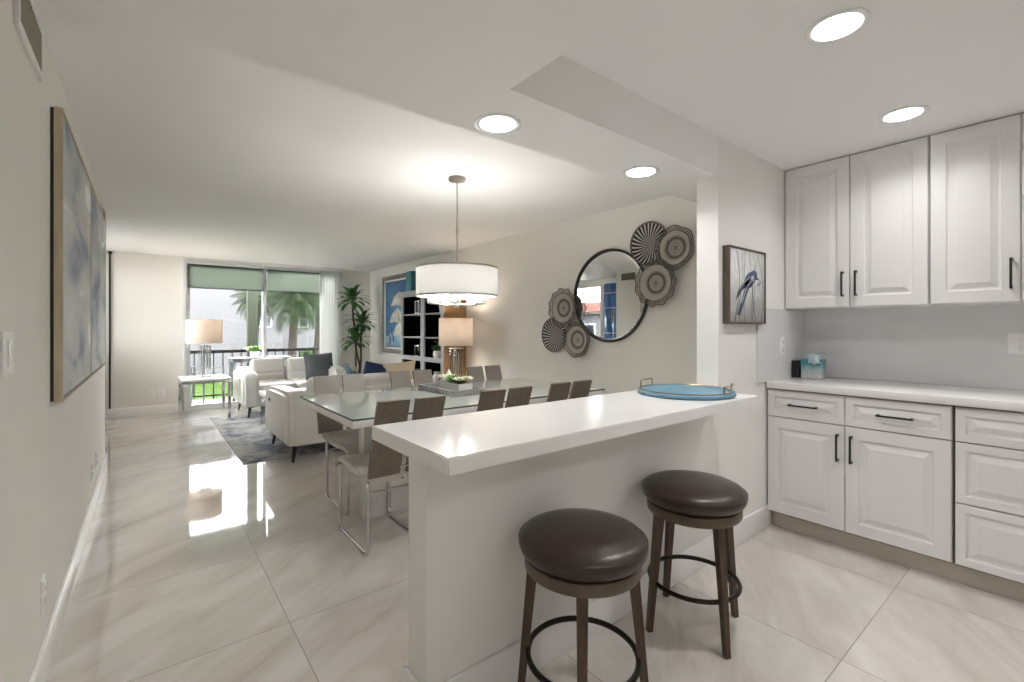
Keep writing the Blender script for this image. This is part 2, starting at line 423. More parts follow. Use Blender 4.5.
# frame facing +X: local x -> +Y, y -> Z, z -> +X
FPX = Matrix(((0, 0, 1, 0), (1, 0, 0, 0), (0, 1, 0, 0), (0, 0, 0, 1)))
# frame facing -Y: local x -> +X, y -> Z, z -> -Y
FY = Matrix(((1, 0, 0, 0), (0, 0, -1, 0), (0, 1, 0, 0), (0, 0, 0, 1)))

# ------------------------------------------------------------------ the setting
XL, XR, YB, ZC = -.29, 3.28, 8.40, 2.31       # left wall, dining wall, back wall, ceiling
YK, YK2, ZS, ZK, XKR = 1.26, 1.385, 2.078, 2.292, 3.66
YE = -2.4                                      # behind the camera
XA = -1.02                                     # alcove wall past the end of the left wall
WX0, WX1 = .43, 2.72                           # sliding door opening
struct('floor', MB().box((XA-.2, YE, -.12), (XKR+.2, YB+.15, 0)), M['floor'])
c = MB()
c.box((XA-.15, 1.63, ZC), (XKR+.2, YB+.15, ZC+.15)); c.box((XL-.14, YE, ZS), (.994, 1.63, ZC+.15))
c.box((.994, YK, ZS), (2.444, 1.63, ZC+.15)); c.box((2.444, YK2, ZS), (XKR+.2, 1.63, ZC+.15)); c.box((.994, YE, ZK), (XKR+.2, YK, ZC+.15))
struct('ceiling', c, M['ceil'])
struct('wall_left', MB().box((XL-.12, YE, 0), (XL, 5.46, ZC)), M['wall'])
c = MB(); c.box((XA-.12, YB, 0), (WX0, YB+.15, ZC)); c.box((WX1, YB, 0), (XKR, YB+.15, ZC)); c.box((WX0, YB, 2.285), (WX1, YB+.15, ZC))
struct('wall_back', c, M['wall'])
struct('wall_right', MB().box((XR, YK2, 0), (XKR+.15, YB, ZC)), M['wall'])
struct('wall_kitchen', MB().box((2.444, YK, 0), (XKR+.15, YK2, ZC+.1)), M['wallw'])
struct('wall_kitchen_right', MB().box((XKR, YE, 0), (XKR+.15, YK, ZK)), M['wallw'])
c = MB(); AW = (6.42, 8.10, 1.0, 2.18)
c.box((XA-.12, 5.46, 0), (XA, AW[0], ZC)); c.box((XA-.12, AW[1], 0), (XA, YB, ZC)); c.box((XA-.12, AW[0], 0), (XA, AW[1], AW[2])); c.box((XA-.12, AW[0], AW[3]), (XA, AW[1], ZC))
c.box((XA-.12, 5.34, 0), (XL-.12, 5.46, ZC))
struct('wall_alcove', c, M['wall'])
struct('wall_hall_end', MB().box((XL-.12, YE-.12, 0), (XKR+.15, YE, ZC+.1)), M['wallw'])
def base(name, lo, hi, r=.004): struct(name, MB().box(lo, hi, r=r), M['trim'])
base('baseboard_left', (XL, YE, 0), (XL+.015, 5.46, .135))
base('baseboard_back', (XA, YB-.015, 0), (WX0-.03, YB, .135))
base('baseboard_back_corner', (WX1+.03, YB-.015, 0), (XR, YB, .135))
base('baseboard_right', (XR-.015, YK2, 0), (XR, YB, .135))
base('baseboard_kitchen', (2.40, YK-.015, 0), (3.098, YK, .135))
c = MB(); c.box((-.405, YB-.02, .14), (-.385, YB, ZC-.03)); c.box((-.412, YB-.035, ZC-.045), (-.372, YB, ZC-.005), r=.004); c.box((-.405, YB-.025, .14), (-.385, YB, .17))
struct('trim_1', c, M['black'], 'thin black vertical track on back wall beside wall end')
c = MB(); c.box((2.90, YK-.012, .914), (XKR, YK, 1.368)); c.box((XKR-.012, YE, .914), (XKR, YK-.012, 1.372))
struct('trim_2', c, M['splash'], 'grey stone backsplash behind kitchen worktop')

# sliding door (window_1)
def frame_rect(mb, x0, x1, z0, z1, y0, y1, t):
    mb.box((x0, y0, z0), (x0+t, y1, z1)); mb.box((x1-t, y0, z0), (x1, y1, z1)); mb.box((x0+t, y0, z0), (x1-t, y1, z0+t)); mb.box((x0+t, y0, z1-t), (x1-t, y1, z1)); return mb
wd = frame_rect(MB(), WX0, WX1, 0, 2.285, YB-.01, YB+.13, .035).build('window_1', M['alu']); tag(wd, kind='structure')
for x0, x1, y in ((WX0+.035, 1.545, YB+.02), (1.49, WX1-.035, YB+.07)):
    f = frame_rect(MB(), x0, x1, .036, 2.249, y, y+.035, .05).build('sash', M['alu'], wd)
    MB().box((x0+.048, y+.012, .084), (x1-.048, y+.018, 2.201)).build('pane', M['glass'], f)
hb = MB().box((WX0+.045, YB-.03, .95), (WX0+.07, YB+.021, 1.12), r=.006).build('door_pull', M['white'], wd)
# alcove window (window_2)
a0, a1, z0, z1 = AW
c = MB(); t = .04
for lo, hi in (((a0, z0), (a0+t, z1)), ((a1-t, z0), (a1, z1)), ((a0+t, z0), (a1-t, z0+t)), ((a0+t, z1-t), (a1-t, z1)), ((a0+t, (z0+z1)/2-.02), (a1-t, (z0+z1)/2+.02))):
    c.box((XA-.10, lo[0], lo[1]), (XA+.01, hi[0], hi[1]))
w2 = c.build('window_2', M['trim']); tag(w2, kind='structure')
MB().box((XA-.06, a0+t-.002, z0+t-.002), (XA-.054, a1-t+.002, z1-t+.002)).build('pane', M['glass'], w2)

# ------------------------------------------------------------------ breakfast bar
bar = thing('breakfast_bar', 'long white breakfast bar with thick quartz top on a half wall', 'bar counter', (1.5, 1.3, 0))
def L(mb_local, name, m, parent, **k):   # build with world coordinates under a parent
    o = mb_local.build(name, m, parent, **k); o.location = -Vector(parent.location); return o
L(MB().box((.669, YK, 0), (2.444, YK2, .868), r=.004), 'half_wall', M['wallw'], bar)
bt = bmesh.new(); cp = [(.592, 1.003), (2.338, 1.003), (2.338, YK-.001), (2.443, YK-.001), (2.443, 1.50), (.592, 1.50)]
lo_ = [bt.verts.new((x, y, .868)) for x, y in cp]; hi_ = [bt.verts.new((x, y, .914)) for x, y in cp]; bt.faces.new(lo_[::-1]); bt.faces.new(hi_)
for i in range(6): bt.faces.new((lo_[i], lo_[(i+1) % 6], hi_[(i+1) % 6], hi_[i]))
bmesh.ops.bevel(bt, geom=bt.edges[:], offset=.003, segments=2, affect='EDGES')
L(MB()._merge(bt), 'countertop', M['quartz'], bar)
c = MB(); c.box((.654, YK-.015, 0), (2.399, YK, .135), r=.004); c.box((.654, YK-.015, 0), (.669, YK2+.015, .135), r=.004); c.box((.654, YK2, 0), (2.44, YK2+.015, .135), r=.004)
L(c, 'baseboard', M['trim'], bar)

# ------------------------------------------------------------------ kitchen cabinets
def door_prof(th, fr): return [(0, 0), (0, th-.003), (.003, th), (fr, th), (fr+.005, th-.009), (fr+.014, th-.011), (fr+.038, th-.002), (fr+.041, th)]
def handle(parent, length, T):
    c = MB(); c.box((-length/2, -.005, .025), (length/2, .005, .035), r=.002, T=T)
    for x in (-length/2+.006, length/2-.006): c.box((x-.006, -.005, -.002), (x+.006, .005, .027), T=T)
    c.build('handle', M['black'], parent)
def front(kind, parent, y1, y0, z0, z1, xf, hy=None, hz=None, hl=.15, vert=False):
    """A door or drawer front facing -X between y0<y1; handle centre (hy, hz)."""
    th = .02; wd_, ht = y1-y0, z1-z0
    fr = .062 if kind == 'door' else .036
    px, py, pz = parent.location
    T = tr(xf+th-px, y1-py, z0-pz) @ FX
    o = MB().panel(wd_, ht, door_prof(th, fr), T).build(kind, M['cab'], parent, angle=20)
    if hy is not None:
        Th = tr(xf-px, hy-py, hz-pz) @ FX
        if vert: Th = Th @ rot('Z', 90)
        handle(o, hl, Th)
    return o
XD = 3.036
def carcass(parent, lo, hi, m):
    return L(MB().box(lo, hi), 'carcass', m, parent)
G = .002
cb = thing('base_cabinet', 'white two-door base cabinet with two drawers, at the wall corner', 'kitchen cabinet', (3.35, .84, 0), 0, 'white base cabinets')
carcass(cb, (XD+.02, .408, .10), (XKR-.013, YK-.001, .872), M['carc'])
L(MB().box((XD+.065, .408, 0), (XD+.085, YK-.001, .10)), 'toe_kick', M['toe'], cb)
front('drawer', cb, YK-.012, .846, .702, .862, XD, 1.05, .782)
front('drawer', cb, .842, .412, .702, .862, XD, .625, .782)
front('door', cb, YK-.012, .846, .112, .696, XD, .876, .575, .15, True)
front('door', cb, .842, .412, .112, .696, XD, .812, .575, .15, True)
cb2 = thing('base_cabinet', 'white base cabinet of three stacked drawers at right edge', 'kitchen cabinet', (3.35, .05, 0), 0, 'white base cabinets')
carcass(cb2, (XD+.02, -.30, .10), (XKR-.013, .402, .872), M['carc'])
L(MB().box((XD+.065, -.30, 0), (XD+.085, .4078, .10)), 'toe_kick', M['toe'], cb2)
for z0, z1 in ((.702, .862), (.409, .696), (.112, .403)): front('drawer', cb2, .398, -.296, z0, z1, XD, .05, (z0+z1)/2+.02)
L_top = MB().box((XD-.022, YE+.6, .874), (XKR-.0125, YK-.0125, .914), r=.004).build('worktop', M['quartz']); tag(L_top, 'pale quartz worktop over the white base cabinets', 'worktop')
cb3 = thing('base_cabinet', 'white base cabinet run past the drawers, outside the picture', 'kitchen cabinet', (3.35, -1, 0), 0, 'white base cabinets')
carcass(cb3, (XD+.02, YE+.6, .10), (XKR-.013, -.306, .872), M['carc'])
L(MB().box((XD+.065, YE+.6, 0), (XD+.085, -.3002, .10)), 'toe_kick', M['toe'], cb3)
front('door', cb3, -.31, -.80, .112, .862, XD, -.76, .6, .15, True); front('door', cb3, -.804, -1.30, .112, .862, XD, -.84, .6, .15, True); front('door', cb3, -1.304, YE+.602, .112, .862, XD)
XU = 3.316
def upper(label, ya, yb, splits, handles):
    u = thing('wall_cabinet', label, 'kitchen cabinet', (3.5, (ya+yb)/2, 1.372), 0, 'white wall cabinets')
    o = L(MB().box((XU+.02, yb, 1.372), (XKR-.001, ya, ZK-.001)), 'carcass', M['cab'], u)
    e = [ya-.003]+splits+[yb+.003]
    for i in range(len(e)-1):
        front('door', u, e[i]-(G if i else 0), e[i+1]+(G if i < len(e)-2 else 0), 1.374, ZK-.008, XU, handles[i], 1.512, .15, True)
upper('white double wall cabinet in the corner, black handles side by side', YK-.003, .540, [.897], [.931, .863])
upper('white wall cabinet at right edge with handle low at its right', .536, -.13, [.203], [.235, .17])

# ------------------------------------------------------------------ stools
def make_stool(loc, leg_angles, label):
    t = thing('bar_stool', label, 'stool', loc, 0, 'swivel bar stools at the breakfast bar')
    p = [(0, .526)]+[(x, z) for x, z in ((.17, .521), (.190, .524), (.201, .537), (.206, .554), (.204, .571), (.194, .583), (.172, .594), (.13, .603), (.08, .607), (0, .609))]
    MB().lathe(p, 40).build('seat', M['stoolleather'], t, angle=60)
    # welt round the top edge
    MB().tube([(.2035*math.cos(a), .2035*math.sin(a), .571) for a in [2*PI*i/48 for i in range(48)]], .0026, 6, closed=True).build('seat_piping', M['stoolleather'], t)
    MB().lathe([(0, .472), (.168, .472), (.183, .476), (.187, .482), (.187, .506), (.183, .513), (.16, .516), (0, .516)], 40).build('apron', M['apron'], t)
    MB().lathe([(0, .514), (.10, .514), (.10, .528), (0, .528)], 24).build('swivel_plate', M['bronze'], t)
    for a in leg_angles:
        T = rot('Z', a)
        b = MB(); s0, s1 = .0175, .0115
        bt = bmesh.new()
        vs = []
        for r_, z, s_ in ((.205, .0, s1), (.188, .18, s1+.002), (.158, .492, s0)):
            vs.append([bt.verts.new((r_+dx*s_, dy*s_, z)) for dx, dy in ((-1, -1), (1, -1), (1, 1), (-1, 1))])
        bt.faces.new(vs[0][::-1]); bt.faces.new(vs[-1])
        for A, B in zip(vs, vs[1:]):
            for i in range(4): bt.faces.new((A[i], A[(i+1) % 4], B[(i+1) % 4], B[i]))
        bmesh.ops.bevel(bt, geom=[e for e in bt.edges], offset=.002, segments=1, affect='EDGES')
        b._merge(bt, T)
        lg = b.build('leg', M['stoolwood'], t)
        MB().lathe([(0, -.0), (.009, -.0), (.010, .005), (0, .006)], 10, T=T @ tr(.205, 0, 0)).build('foot_glide', M['black'], lg)
    MB().tube([(.176*math.cos(a), .176*math.sin(a), .194) for a in [2*PI*i/56 for i in range(56)]], .0095, 8, closed=True).build('foot_ring', M['bronze'], t)
    return t
make_stool((1.101, 1.018, 0), [222.7, 132.7, 312.7, 42.7], 'dark brown leather bar stool nearer the open end of the bar')
make_stool((1.80, 1.036, 0), [65, 155, 245, 335], 'dark brown leather bar stool nearer the white base cabinets')

# ------------------------------------------------------------------ things on the bar and worktop
t = thing('serving_tray', 'round blue tray with thin brass handles on the breakfast bar', 'tray', (2.118, 1.262, .914))
MB().lathe([(0, 0), (.222, 0), (.231, .006), (.231, .017), (.226, .021), (.213, .021), (.207, .0155), (0, .0155)], 56).build('tray_base', M['bluetray'], t)
MB().tube([(.216*math.cos(a), .216*math.sin(a), .0225) for a in [2*PI*i/64 for i in range(64)]], .003, 6, closed=True).build('rim', M['brass'], t)
for a0 in (107, -73):
    am = math.radians(a0)
    pts = []
    for k in range(9):
        a = am+math.radians(-25+50*k/8); pts.append((.216*math.cos(a), .216*math.sin(a), .056))
    pts = [(pts[0][0], pts[0][1], .022), (pts[0][0], pts[0][1], .051)]+pts+[(pts[-1][0], pts[-1][1], .051), (pts[-1][0], pts[-1][1], .022)]
    MB().tube(pts, .0032, 6).build('handle', M['brass'], t)
t = thing('tissue_box', 'teal ombre tissue box with a pale tissue pulled out on worktop', 'tissue box', (3.465, 1.138, .914), math.radians(4))
MB().box((-.058, -.058, 0), (.058, .058, .125), r=.003).build('box', M['tissuebox'], t)
MB().lathe([(0, .1245), (.032, .1245), (.032, .127), (0, .127)], 20, sc=(1.2, .7)).build('opening', M['blackgloss'], t)
c = MB(); bt = bmesh.new(); rows = []
prof = [(0, .126), (0, .145), (-.015, .158), (-.035, .163), (-.055, .157), (-.068, .14), (-.072, .115), (-.071, .10)]
for k, (px, pz) in enumerate(prof):
    rows.append([bt.verts.new((px+.01*math.sin(j*1.3+k*.4)*(k/8), -.004+(.014+.022*k/7)*(j/4-.5)*2-.018*k/7, pz+.006*math.sin(j*2.2+k))) for j in range(5)])
rows2 = []
for k, (px, pz) in enumerate([(0, .126), (.006, .148), (.012, .160), (.02, .158), (.0, .168)][:4]):
    rows2.append([bt.verts.new((px+.012*k, -.05*k/3+(.014+.03*k/3)*(j/4-.5)*2, pz+.005*math.cos(j*2+k))) for j in range(5)])
for R in (rows, rows2):
    for A, B in zip(R, R[1:]):
        for j in range(4): bt.faces.new((A[j], A[j+1], B[j+1], B[j]))
bmesh.ops.solidify(bt, geom=bt.faces[:], thickness=.0015)
c._merge(bt).build('tissue', M['tissue'], t)
t = thing('black_block', 'small black block standing in the corner behind the tissue box', 'cuboid', (3.42, 1.222, .914))  # plain block put in for a dark upright of unknown kind
MB().box((-.03, -.022, 0), (.03, .022, .115), r=.006).build('body', M['blackgloss'], t); MB().box((-.024, -.024, .010), (.024, -.021, .105), r=.001).build('front_plate', M['black'], t)

def wall_plate(label, cat, T, slots, name='power_outlet', grp=None, wdt=.07, hgt=.115):
    o = MB().panel(wdt, hgt, [(0, 0), (0, .004), (.003, .006), (.006, .006)], T @ tr(-wdt/2, -hgt/2, 0)).build(name, M['white']); tag(o, label, cat, grp)
    for (x, y, ww, hh) in slots:
        MB().box((x-ww/2, y-hh/2, .005), (x+ww/2, y+hh/2, .009), r=.001, T=T).build('rocker' if 'switch' in name else 'socket', M['ceramic'], o)
    return o
O2 = [(0, .024, .034, .028), (0, -.024, .034, .028)]
wall_plate('white outlet on grey backsplash beside the framed bird picture', 'outlet', tr(3.245, YK-.012, 1.13) @ FY, O2, grp='wall outlets')
wall_plate('white outlet under the wall cabinets at right picture edge', 'outlet', tr(XKR-.012, .215, 1.16) @ FX, O2, grp='wall outlets', wdt=.115)
wall_plate('white light switch on left wall near the painting', 'switch', tr(XL, 1.775, 1.175) @ FPX, [(0, 0, .034, .068)], 'light_switch', wdt=.115)
wall_plate('white outlet low on left wall nearest the viewer', 'outlet', tr(XL, 2.31, .30) @ FPX, O2, grp='wall outlets')
wall_plate('nearer of the paired outlets low on left wall below paintings', 'outlet', tr(XL, 4.15, .29) @ FPX, O2, grp='wall outlets')
wall_plate('farther of the paired outlets low on left wall below paintings', 'outlet', tr(XL, 4.5, .29) @ FPX, O2, grp='wall outlets')
wall_plate('left one of two outlets on back wall beside glass door', 'outlet', tr(.06, YB, .30) @ FY, O2, grp='wall outlets')
wall_plate('right one of two outlets on back wall beside glass door', 'outlet', tr(.17, YB, .30) @ FY, O2, grp='wall outlets')
def vent(label, y0, y1, z0, z1):
    v = thing('air_vent', label, 'air vent', (XL, (y0+y1)/2, z0), 0, 'air vents on the left wall')
    a = (y1-y0)/2; h = z1-z0
    c = MB()
    for lo, hi in (((-a, 0), (a, .022)), ((-a, h-.022), (a, h)), ((-a, .022), (-a+.022, h-.022)), ((a-.022, .022), (a, h-.022))): c.box((0, lo[0], lo[1]), (.012, hi[0], hi[1]), r=.002)
    c.build('frame', M['trim'], v)
    MB().box((-.001, -a+.02, .02), (.002, a-.02, h-.02)).build('duct', M['ventdark'], v)
    for k in range(13):
        y = -a+.03+(2*a-.06)*k/12
        MB().box((-.004, -.001, .02), (.006, .001, h-.02), T=tr(.005, y, 0) @ rot('Z', 35)).build('louver', M['vent'], v)
vent('olive slatted air vent high on the left wall at top corner', 1.86, 2.25, 2.09, 2.27)
vent('slatted air vent high at the far end of the left wall', 5.0, 5.36, 2.10, 2.27)

# ------------------------------------------------------------------ pictures
def canvas(label, y0, y1, z0, z1, art, grp):
    t = thing('framed_painting', label, 'painting', (XL, (y0+y1)/2, z0), 0, grp); a = (y1-y0)/2; h = z1-z0
    c = MB(); d = .036
    for lo, hi in (((-a, 0), (a, .008)), ((-a, h-.008), (a, h)), ((-a, .008), (-a+.008, h-.008)), ((a-.008, .008), (a, h-.008))): c.box((0.010, lo[0], lo[1]), (d, hi[0], hi[1]))
    c.build('frame', M['lightwood'], t)
    MB().box((-.001, -a+.004, .004), (.0105, a-.004, h-.004)).build('wall_gap_shade', M['black'], t)  # black slab stands in for the shadow between frame and wall
    MB().box((.010, -a+.007, .007), (d-.006, a-.007, h-.007)).build('shadow_gap', M['black'], t); MB().box((.010, -a+.018, .022), (d-.001, a-.018, h-.022)).build('canvas', art, t)
canvas('abstract grey and blue painting on the left wall, nearer of the pair', 2.486, 3.645, .955, 2.10, M['art1'], 'pair of abstract paintings')
canvas('abstract grey and blue painting on the left wall, farther of the pair', 3.665, 4.90, .955, 2.10, M['art2'], 'pair of abstract paintings')

def blob(cx, cy, rx, ry, n=18, a=0): 
    ca, sa = math.cos(a), math.sin(a)
    return [(cx+rx*math.cos(2*PI*k/n)*ca-ry*math.sin(2*PI*k/n)*sa, cy+rx*math.cos(2*PI*k/n)*sa+ry*math.sin(2*PI*k/n)*ca) for k in range(n)]
def stroke(pts, w0, w1=None):
    w1 = w0 if w1 is None else w1; n = len(pts); Lf, Rt = [], []
    for i, (x, y) in enumerate(pts):
        a = pts[max(i-1, 0)]; b = pts[min(i+1, n-1)]; dx, dy = b[0]-a[0], b[1]-a[1]; l = math.hypot(dx, dy) or 1
        ww = (w0+(w1-w0)*i/(n-1))/2
        Lf.append((x-dy/l*ww, y+dx/l*ww)); Rt.append((x+dy/l*ww, y-dx/l*ww))
    return Lf+Rt[::-1]
pw, ph, pd = .452, .432, .04
t = thing('framed_picture', 'square framed picture of a blue bird on reeds, kitchen wall', 'picture', (2.492, YK, 1.268))
c = MB()
for lo, hi in (((0, 0), (pw, .008)), ((0, ph-.008), (pw, ph)), ((0, .008), (.008, ph-.008)), ((pw-.008, .008), (pw, ph-.008))): c.box((lo[0], -pd, lo[1]), (hi[0], 0, hi[1]))
c.build('frame', M['darkwood'], t)
c = MB(); TA = tr(0, -.034, 0) @ FY
c.m(0).box((.008, -.034, .008), (pw-.008, -.002, ph-.008))
c.m(3)
for x0, x1, b_ in ((.06, .09, .05), (.12, .10, .02), (.19, .20, -.02), (.26, .24, .03), (.33, .36, -.06), (.40, .35, .05), (.28, .30, .02), (.07, .15, .04)):
    c.prism(stroke([(x0+(x1-x0)*k/8+b_*math.sin(PI*k/8), .015+.395*k/8) for k in range(9)], .007, .003), .0006, TA)
c.m(1)
c.prism(blob(.25, .255, .075, .042, a=.5), .001, TA); c.prism(blob(.305, .285, .04, .03), .0012, TA)
c.prism([(.08, .13), (.11, .20), (.20, .26), (.25, .27), (.23, .22), (.15, .19)], .001, TA)
c.prism([(.33, .28), (.40, .255), (.33, .265)], .001, TA)
c.prism([(.20, .22), (.10, .05), (.13, .05), (.25, .22)], .0009, TA)
c.m(2)
c.prism(stroke([(.10, .18), (.17, .235), (.25, .27)], .012, .006), .0016, TA); c.prism(stroke([(.15, .12), (.22, .22), (.27, .25)], .010, .004), .0016, TA); c.prism(blob(.285, .265, .022, .018), .0016, TA); c.prism(blob(.37, .245, .03, .014, a=.4), .0012, TA)
c.build('print', [A_PAPER, A_DKBLUE, A_PGREY, A_GREY], t, flat=True)

# umbrellas painting on the dining wall
u0, u1, z0, z1 = 6.62, 7.75, .83, 2.14
t = thing('framed_painting', 'tall framed beach painting with three white umbrellas beside bookcase', 'painting', (XR, u1, z0))
W, Hh = u1-u0, z1-z0; T0 = FX
c = MB()
for lo, hi in (((0, 0), (W, .07)), ((0, Hh-.07), (W, Hh)), ((0, .07), (.07, Hh-.07)), ((W-.07, .07), (W, Hh-.07))): c.box((lo[0], lo[1], 0), (hi[0], hi[1], .035), r=.006, T=T0)
c.build('frame', M['greyframe'], t)
c = MB()
for lo, hi in (((.07, .07), (W-.07, .1)), ((.07, Hh-.1), (W-.07, Hh-.07)), ((.07, .1), (.1, Hh-.1)), ((W-.1, .1), (W-.07, Hh-.1))): c.box((lo[0], lo[1], 0), (hi[0], hi[1], .02), T=T0)
c.build('mat_border', M['white'], t)
c = MB(); c.m(0).box((.1, .1, -.0), (W-.1, Hh-.1, .012), T=T0)
TA = T0 @ tr(0, 0, .012)
c.m(1).prism([(.1, .1), (W-.1, .1), (W-.1, .34), (.1, .28)], .0008, TA)
for cx, cy, r_ in ((.62, .86, .30), (.55, .58, .29), (.68, .36, .27)):
    c.m(2).prism([(cx-r_, cy-.05), (cx-.2, cy-.07), (cx-.08, cy-.05), (cx+.06, cy-.075), (cx+.2, cy-.05), (cx+r_*.95, cy-.09), (cx+.2, cy+.09), (cx+.03, cy+.17), (cx-.16, cy+.09)], .0014, TA)
    c.m(3).prism(stroke([(cx, cy-.06), (cx+.02, cy-.22)], .014), .0012, TA); c.m(3).prism([(cx+.03, cy+.17), (cx+.06, cy-.075), (cx+.2, cy-.05)], .0016, TA)
for x, y in ((.30, .22), (.42, .25), (.80, .2)):
    c.m(4).prism(blob(x, y, .03, .07), .0016, TA); c.m(3).prism(blob(x, y+.09, .02, .025), .0016, TA)
c.build('canvas', [A_BLUE, A_LBLUE, A_WHITE, A_SAND, A_DKBLUE], t, flat=True)

# ------------------------------------------------------------------ mirror and baskets on the dining wall
t = thing('round_mirror', 'large round mirror with thin black frame on dining wall', 'mirror', (XR, 2.70, 1.54))
TM = Matrix.Rotation(-PI/2, 4, 'Y')
MB().lathe([(.404, 0), (.421, 0), (.421, .028), (.416, .031), (.409, .031), (.404, .028), (.404, 0)], 72, T=TM).build('frame', M['black'], t)
MB().lathe([(0, 0), (.405, 0), (.405, .012), (.388, .016), (0, .016)], 72, T=TM).build('glass', M['mirror'], t, angle=4)
def basket(label, y, z, R, kind, lobes, amp, off, ph=0):
    n = 90
    def wv(a, q): return 1 + (amp*math.sin(a*lobes+ph) if lobes else 0)*max(0, (q-.6)/.4)
    b = bmesh.new(); solid = .97 if kind == 'rays' else .80
    prof = [(0, .006), (.3, .006), (.62, .007), (.86, .016), (1.0, .026), (1.0, .033), (.86, .024), (.62, .014), (.3, .013), (0, .014)]
    lo = []
    for (q, h) in prof:
        if q == 0: lo.append([b.verts.new((0, 0, h))]); continue
        lo.append([b.verts.new((q*solid*R*wv(2*PI*k/n, q*solid)*math.cos(2*PI*k/n), q*solid*R*wv(2*PI*k/n, q*solid)*math.sin(2*PI*k/n), h)) for k in range(n)])
    for A, B in zip(lo, lo[1:]):
        for k in range(n):
            k2 = (k+1) % n
            if len(A) == 1: b.faces.new((A[0], B[k], B[k2]))
            elif len(B) == 1: b.faces.new((A[k2], A[k], B[0]))
            else: b.faces.new((A[k], B[k], B[k2], A[k2]))
    c = MB(); c._merge(b); c.m(1)
    def P(a, q, h): return (q*R*wv(a, q)*math.cos(a), q*R*wv(a, q)*math.sin(a), h)
    c.tube([P(2*PI*k/n, 1.0, .036) for k in range(n)], .0045, 6, closed=True)
    c.tube([P(2*PI*k/n, solid, .031) for k in range(n)], .004, 6, closed=True)
    if kind != 'rays':
        c.tube([P(2*PI*k/n, .90, .034) for k in range(n)], .003, 6, closed=True)
        for k in range(60):
            a = 2*PI*k/60; c.tube([P(a, solid-.02, .028), P(a+.05, 1.0, .036)], .0026, 5, cap=False)
    c.m(0).lathe([(0, -off), (.012, -off), (.012, .008), (0, .008)], 8)
    o = c.build('woven_basket', [M['rays'] if kind == 'rays' else M['rings'], M['rattan']], angle=60)
    o.rotation_euler = (0, -PI/2, 0); o.location = (XR-off, y, z)
    tag(o, label, 'wall basket', 'woven baskets round the mirror')

basket('dark round basket with swirling spiral ribs, right above the mirror', 2.265, 1.945, .178, 'rays', 0, 0, .002)
basket('ringed woven basket with pointed rim, furthest right beside wall end', 2.015, 1.875, .168, 'rings', 6, .04, .022, 1.0)
basket('large ringed basket with wavy rim overlapping the mirror at right', 2.175, 1.61, .186, 'rings', 11, .045, .046)
basket('wavy rimmed basket touching left side of mirror, top of its trio', 3.225, 1.445, .188, 'rings', 11, .05, .046)
basket('small dark basket with spiral ribs at far left below mirror', 3.395, 1.18, .172, 'rays', 0, 0, .002)
basket('small ringed basket low beneath left side of the mirror', 3.06, 1.135, .168, 'rings', 7, .03, .022)

# ------------------------------------------------------------------ ceiling lights
def downlight(x, y, z, label, k=1.0):
    t = thing('recessed_light', label, 'ceiling light', (x, y, z), 0, 'recessed ceiling lights')
    MB().lathe([(.073, 0), (.097, 0), (.098, -.003), (.092, -.006), (.078, -.004), (.073, -.001), (.073, 0)], 40).build('trim_ring', M['white'], t)
    MB().lathe([(0, .0), (.0735, .0), (.0735, -.0025), (0, -.003)], 40).build('lens', M['lens'], t)
    l = bpy.data.lights.new('downlight', 'AREA'); l.shape = 'DISK'; l.size = .14; l.energy = CAN_W*k; l.spread = math.radians(140); l.color = (1, .985, .965)
    o = bpy.data.objects.new('downlight', l); COL.objects.link(o); o.location = (x, y, z-.008)
downlight(1.882, .546, ZK, 'recessed light in kitchen ceiling farther from the wall cabinets')
downlight(2.905, .567, ZK, 'recessed light in kitchen ceiling closest to the wall cabinets', .55)
downlight(1.125, 1.505, ZS, 'recessed light in dropped ceiling over open end of bar', .6)
downlight(2.067, 1.49, ZS, 'recessed light in dropped ceiling near the wall end', .42)
for x, y in ((1.882, -1.1), (2.905, -1.1)): downlight(x, y, ZK, 'unseen recessed kitchen light added for fill, outside the picture', .6)  # extra cans behind the camera, added to brighten the kitchen
downlight(.35, -.9, ZS, 'unseen recessed hall light added for fill, outside the picture', .8)  # unseen extra can, added to light the hall

t = thing('pendant_light', 'white drum pendant light hanging over the dining table', 'pendant lamp', (1.724, 2.79, ZC))
MB().lathe([(0, 0), (.062, 0), (.064, -.004), (.060, -.020), (.02, -.026), (0, -.026)], 28).build('canopy', M['nickel'], t)
MB().tube([(0, 0, -.02), (0, 0, -.66)], .006, 8).lathe([(.009, -.36), (.009, -.40), (.0, -.40)], 10).build('rod', M['nickel'], t)
zt, zb, Rr = 1.668-ZC, 1.472-ZC, .287
MB().lathe([(Rr, zb), (Rr, zt), (Rr-.003, zt), (Rr-.003, zb), (Rr, zb)], 72).build('drum_shade', M['drum'], t, angle=60)
c = MB()
for z in (zt, zb): c.lathe([(Rr+.002, z-.006), (Rr+.004, z-.004), (Rr+.004, z+.004), (Rr+.002, z+.006), (Rr-.004, z+.006), (Rr-.004, z-.006), (Rr+.002, z-.006)], 72)
c.build('shade_rim', M['nickel'], t)
c = MB()
for k in range(3):
    a = 2*PI*k/3+.4; c.tube([(0, 0, zt), (Rr*math.cos(a), Rr*math.sin(a), zt)], .004, 6)
c.tube([(0, 0, zt+.02), (0, 0, zb-.05)], .009, 8); c.lathe([(0, zb-.088), (.014, zb-.084), (.03, zb-.064), (.028, zb-.048), (.012, zb-.036), (0, zb-.036)], 20)
for k in range(5):
    a = 2*PI*k/5+.3; x, y = .17*math.cos(a), .17*math.sin(a)
    c.tube([(0, 0, zb-.058), (x*.5, y*.5, zb-.064), (x, y, zb-.058)], .006, 6); c.lathe([(0, zb-.062), (.026, zb-.06), (.026, zb-.054), (0, zb-.052)], 16, c=(x, y, 0))
c.build('arm_frame', M['nickel'], t)
